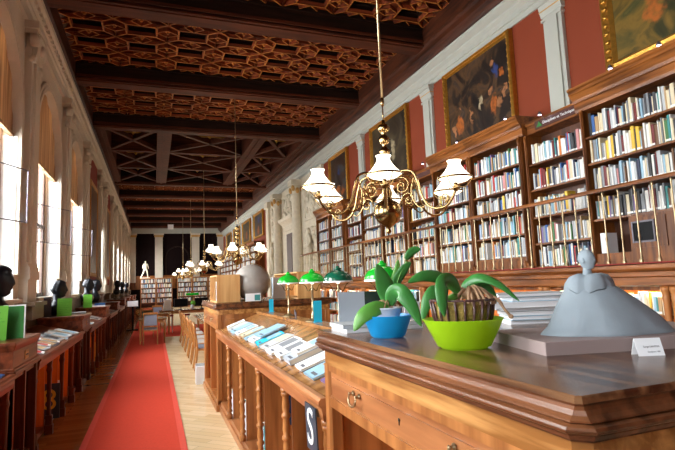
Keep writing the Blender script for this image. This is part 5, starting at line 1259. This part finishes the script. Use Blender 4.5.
# ================================================================== CHANDELIERS
def spiral(cx, cz, r0, turns, a0, s=1, n=22):
    return [(cx+r0*(1-i/n*.8)*math.cos(a0+s*turns*2*PI*i/n), cz+r0*(1-i/n*.8)*math.sin(a0+s*turns*2*PI*i/n)) for i in range(n+1)]
def chandelier(loc, rz, label, full=True, energy=14, zrod=4.6):
    e = empty('chandelier', loc, rz); tag(e, label, 'chandelier', 'brass chandeliers along the hall')
    m = MB(); m.lathe([(.001, -.25), (.018, -.24), (.028, -.22), (.014, -.195), (.03, -.18), (.04, -.17), (.10, -.13), (.13, -.08), (.14, -.03), (.13, .02), (.095, .06), (.05, .085), (.045, .12), (.055, .15), (.04, .2), (.03, .26), (.075, .29), (.08, .32), (.04, .35),
        (.02, .40), (.03, .43), (.055, .455), (.03, .48), (.018, .50), (.035, .53), (.062, .565), (.035, .60), (.018, .62), (.04, .65), (.06, .685), (.04, .72), (.018, .74), (.045, .77), (.066, .80), (.045, .835), (.018, .85), (.015, .89)], 28); m.build('body', 'brass', e)
    m = MB(); m.tube([(-.03, 0, .89), (-.035, 0, .93), (-.033, 0, 1.0), (-.012, 0, 1.04), (.012, 0, 1.04), (.033, 0, 1.0), (.035, 0, .93), (.03, 0, .89), (-.03, 0, .89)], .006, 8)
    m.lathe([(.012, 1.03), (.02, 1.06), (.02, 1.10), (.012, 1.12)], 12); m.build('stirrup', 'brass', e)
    m = MB(); m.lathe([(.012, 1.1), (.012, zrod)], 10)
    z = 2.2
    while z < zrod-.1: m.lathe([(.013, z-.03), (.03, z-.01), (.032, z), (.03, z+.01), (.013, z+.03)], 12); z += 1.1
    m.lathe([(.012, zrod-.12), (.08, zrod-.05), (.10, zrod)], 16); m.build('rod', 'brass_d', e)
    prev = None
    arm_p = smoothline([(.05, .27), (.13, .33), (.22, .345), (.30, .31), (.345, .2), (.385, .06), (.45, -.03), (.54, -.06), (.63, -.035), (.69, .04), (.715, .10)], 4)
    arm_p = [Vector((p[0], p[1], 0)) for p in [(q.x, q.y) for q in [Vector((a.x, a.y, 0)) for a in [Vector((b[0], b[1], 0)) for b in arm_p]]]]
    ang = [k*PI/3 for k in range(6)]
    proto = None
    for k in range(6):
        if proto is None:
            m = MB(); m.tube([(p.x, 0, p.y) for p in arm_p], .012, 10)
            A = spiral(.17, .20, .085, 1.35, PI*.5, -1); m.tube([(.05, 0, .27)]+[(x, 0, z) for x, z in A], .008, 8)
            A = spiral(.235, .06, .075, 1.3, -PI*.9, -1); m.tube([(x, 0, z) for x, z in A], .008, 8)
            m.tube(smoothline([(.31, 0, .28), (.27, 0, .16), (.29, 0, .04), (.36, 0, -.03), (.42, 0, .0), (.40, 0, .05)], 5), .007, 8)
            A = spiral(.60, .03, .05, 1.2, PI*1.4, 1); m.tube([(x, 0, z) for x, z in A], .006, 6)
            for x, z in ((.17, .20), (.235, .06), (.41, .03), (.60, .03)): m.ell((x, 0, z), (.014, .012, .014), 0, 10, 6)
            m.lathe([(.012, .07), (.03, .09), (.045, .10), (.02, .11), (.016, .15), (.03, .155)], 14, (.715, 0, 0))
            a_ = m.build('arm', 'brass', e)
            b_ = MB(); b_.shell([(.150, .182), (.155, .186), (.155, .196), (.150, .200), (.146, .196), (.146, .186), (.150, .182)], 28, (.715, 0, 0))
            for j in range(3):
                t = j*2*PI/3+.5; c_, s_ = math.cos(t), math.sin(t)
                b_.tube(smoothline([(.715+.02*c_, .02*s_, .12), (.715+.07*c_, .07*s_, .105), (.715+.12*c_, .12*s_, .14), (.715+.15*c_, .15*s_, .185)], 4), .004, 6)
            b_.build('shade_ring', 'brass', a_)
            s_ = MB(); P = [(.148, .196), (.142, .203), (.115, .226), (.085, .262), (.066, .292), (.056, .310), (.054, .328), (.060, .342), (.066, .350)]
            s_.shell(P, 28, (.715, 0, 0)); s_.shell([(r-.004, z+.001) for r, z in P], 28, (.715, 0, 0)); s_.lathe([(.03, .150), (.075, .155), (.11, .166), (.135, .185), (.001, .1855)], 24, (.715, 0, 0))
            s_.build('lamp_shade', 'shade', a_)
            proto = a_
        else: a_ = copy_tree(proto, e)
        a_.rotation_euler.z = ang[k]
        if full and energy:
            l = bpy.data.lights.new('chandelier_bulb', 'POINT'); l.energy = energy/6; l.color = (1, .86, .66); l.shadow_soft_size = .06
            lo = bpy.data.objects.new('chandelier_bulb', l); COL.objects.link(lo); t = rz+ang[k]; lo.location = (loc[0]+.715*math.cos(t), loc[1]+.715*math.sin(t), loc[2]+.44)
    return e
CH = [((2.14, 4.35, 2.375), 0, 'near brass chandelier with lit white shades, above the big cabinet'), ((2.1, 13.4, 2.40), .2, 'second brass chandelier with white shades, over the globe'), ((2.1, 22.6, 2.42), .3, 'third brass chandelier, seen small past the pale box'),
      ((2.1, 31.0, 2.42), .1, 'fourth brass chandelier, tiny near the far wall'), ((2.1, 39.5, 2.42), .4, 'farthest brass chandelier over the far bookcases')]
for i, (l, rz, lb) in enumerate(CH): 
    a = math.atan2(-l[1], -l[0])-.02 if i == 0 else rz
    chandelier(l, a, lb, True, (8, 10, 12, 12, 12)[i], 7.15-2.40-.02)

# ================================================================== TABLES, CHAIRS AND SCREENS
def chair(name_label, loc, rz, pad, round_back=False):
    e = empty('reading_chair', loc, rz); tag(e, name_label, 'chair', 'wooden reading chairs')
    for sx_ in (-.2, .2):
        MB().tube([(sx_, .20, 0), (sx_, .19, .42)], [.016, .022], 8).build('leg', 'chair', e)
        MB().tube(smoothline([(sx_, -.26, 0), (sx_, -.22, .22), (sx_, -.20, .45), (sx_*.98, -.23, .7), (sx_*.95, -.27, .94)], 4), [.017]*17, 8).build('leg', 'chair', e)
    MB().box(-.22, .22, -.21, .22, .40, .44).build('seat_frame', 'chair', e)
    MB().loft(-.21, .21, -.19, .21, [(.44, 0, .03), (.47, 0, .03), (.49, -.02, .04)]).build('seat', pad, e)
    m = MB(); T = Matrix.Rotation(.1, 3, 'X')
    if round_back:
        P = [(.21*math.cos(t), -.22-.05*0, .70+.25*math.sin(t)) for t in [PI*i/12 for i in range(13)]]; m.tube([(x, -.21-(z-.45)*.12, z) for x, y, z in P], .018, 8)
    else: m.box(-.2, .2, -.285, -.25, .90, .96); MB().box(-.2, .2, -.235, -.21, .52, .56).build('lower_rail', 'chair', e)
    m.build('back_frame', 'chair', e)
    m = MB(); m.prism([(-.18, .57), (.18, .57), (.18, .89), (-.18, .89)], 'y', -.012, .012)
    if not round_back:
        o = m.build('backrest', pad, e); o.location = (0, -.245, 0); o.rotation_euler.x = .0
    else:
        m = MB(); m.box(-.05, .05, -.245, -.23, .46, .93).box(-.14, -.10, -.24, -.225, .46, .88).box(.10, .14, -.24, -.225, .46, .88); m.build('backrest', 'chair', e)
    return e
def table(loc, w_, d_, h_, label, top='tabletop', cat='table'):
    e = empty('reading_table', loc); tag(e, label, cat)
    MB().loft(-w_/2, w_/2, -d_/2, d_/2, [(h_-.035, -.008, .02), (h_-.02, 0, .02), (h_-.005, 0, .02), (h_, -.006, .02)]).build('tabletop', top, e)
    MB().box(-w_/2+.05, w_/2-.05, -d_/2+.05, -d_/2+.075, h_-.13, h_-.035).box(-w_/2+.05, w_/2-.05, d_/2-.075, d_/2-.05, h_-.13, h_-.035).box(-w_/2+.05, -w_/2+.075, -d_/2+.05, d_/2-.05, h_-.13, h_-.035).box(w_/2-.075, w_/2-.05, -d_/2+.05, d_/2-.05, h_-.13, h_-.035).build('apron', 'chair', e)
    for sx_ in (-1, 1):
        for sy in (-1, 1):
            MB().lathe([(.02, 0), (.026, .03), (.018, .05), (.022, .1), (.030, .45), (.022, .5), (.034, .53), (.034, h_-.035)], 10, (sx_*(w_/2-.06), sy*(d_/2-.06), 0)).build('leg', 'chair', e)
    return e
FZ = .0122
table((-.02, 17.05, FZ), .82, 1.0, .75, 'small wooden table standing on the red carpet runner')
chair('wooden chair with grey blue padded back, nearest on the red carpet', (-.08, 16.45, FZ), 0, 'pad')
chair('wooden chair with dark green padded back on the red carpet', (-.20, 19.0, FZ), 0, 'pad_g')
table((.05, 19.9, FZ), 1.1, .9, .75, 'second wooden table on the red carpet runner')
chair('wooden chair with grey back, farthest on the red carpet', (.15, 22.6, FZ), 0, 'pad')
table((.2, 23.6, FZ), 1.3, .9, .75, 'third wooden table farther along the red carpet')
tag(MB().box(-.22, .22, -.01, .01, 0, .26, 1).box(-.20, .20, -.013, -.01, .02, .24, 0).box(-.24, .20, .0, .3, -.95, -.90, 1).box(-.04, .04, 0, .04, -.92, 0, 1).build('display_stand', ['white_p', 'screen'], None, (-.78, 22.0, .97)), 'dark stand with a small pale screen against the left desks', 'stand')
# long table with round-backed chairs
lt = empty('long_table', (1.75, 13.9, 0)); tag(lt, 'long wooden reading table right of the carpet behind the drawer cabinet', 'table')
pl = [(-.5, -3.5), (-.3, -3.75), (.3, -3.75), (.5, -3.5), (.5, 3.5), (.3, 3.75), (-.3, 3.75), (-.5, 3.5)]
MB().prism(pl, 'z', .72, .76).build('tabletop', 'tabletop', lt)
MB().box(-.4, .4, -3.5, 3.5, .62, .72).build('apron', 'chair', lt)
for x in (-.36, .36):
    for y in (-3.4, -1.1, 1.1, 3.4): MB().lathe([(.025, 0), (.03, .3), (.04, .6), (.04, .64)], 10, (x, y, 0)).build('leg', 'chair', lt)
cd = ['round-backed wooden chair nearest the drawer cabinet', 'second round-backed chair along the long table', 'third round-backed chair along the long table', 'fourth round-backed chair along the long table', 'fifth round-backed chair along the long table', 'farthest round-backed chair along the long table']
for i, y in enumerate((10.9, 11.9, 12.9, 14.1, 15.3, 16.6)): chair(cd[i], (1.04, y, 0), -PI/2, 'pad_w' if i else 'pad', True)
for i, (y, c, hh) in enumerate(((9.25, 'white_p', .30), (9.33, 'bk_pale grey', .34), (9.41, 'white_p', .30))):
    tag(MB().box(0, .18, 0, .07, 0, hh).box(-.002, 0, .01, .06, hh*.5, hh*.8).build('magazine_file', c, None, (.70, y, 0.0005)), '%s magazine file on the floor by the drawer cabinet, %s from near side' % (c.replace('bk_', '').replace('_p', ''), ordw(i+1)), 'magazine file', 'magazine files on the floor')
# computer desk with two screens
table((1.35, 20.9, .0112), 2.3, .95, .80, 'dark topped computer desk on the wide red carpet', 'top', 'desk')
for i, x in enumerate((1.02, 1.80)):
    e = empty('computer_monitor', (x, 20.85, .8115)); tag(e, ['black computer monitor left of the green desk lamp', 'black computer monitor right of the green desk lamp'][i], 'monitor')
    MB().loft(-.26, .26, -.03, .03, [(.10, 0, .01), (.43, 0, .01)]).build('housing', 'black', e); MB().box(-.24, .24, -.032, -.03, .12, .41).build('screen', 'screen', e)
    MB().lathe([(.11, 0), (.11, .01), (.02, .02), (.02, .15)], 16).build('monitor_stand', 'black', e)
tag(MB().prism([(-.17, 0), (.17, 0), (.14, .42), (-.10, .40)], 'y', 0, .01).box(-.1, .1, 0, .1, 0, .005).build('leaning_paper', 'white_p', None, (.50, 20.7, .8115), .3), 'large white paper leaning at the left end of the computer desk', 'paper')
e = empty('banker_lamp', (1.42, 20.6, .8115)); tag(e, 'long bright green shaded lamp between the two monitors', 'lamp')
MB().lathe([(.09, 0), (.09, .01), (.012, .03), (.012, .56)], 12).build('stem', 'brass_d', e)
MB().prism([(-.06, .54), (-.05, .60), (0, .63), (.05, .60), (.06, .54), (.0, .55)], 'x', -.22, .26).build('lamp_shade', 'green', e)
tag(MB().ell((0, 0, .1), (.07, .07, .1), 0, 10, 8).ell((.03, .02, .24), (.09, .06, .1), 1, 10, 8).build('flower_vase', ['clearpot', 'limecard'], None, (1.42, 20.42, .8125)), 'small vase of yellow green leaves between the monitors', 'vase')
for i, (x, y) in enumerate(((.55, 20.1), (1.15, 20.1))):
    e = empty('stool', (x, y, .0112)); tag(e, ['red topped stool at the left end of the computer desk', 'red topped stool before the left monitor'][i], 'stool', 'red stools')
    MB().lathe([(.16, .60), (.17, .63), (.16, .66), (.001, .67)], 20).build('seat', 'redline', e)
    for k in range(4): MB().tube([(.13*math.cos(k*PI/2+.7), .13*math.sin(k*PI/2+.7), .6), (.18*math.cos(k*PI/2+.7), .18*math.sin(k*PI/2+.7), 0)], .014, 6).build('leg', 'white_p', e)
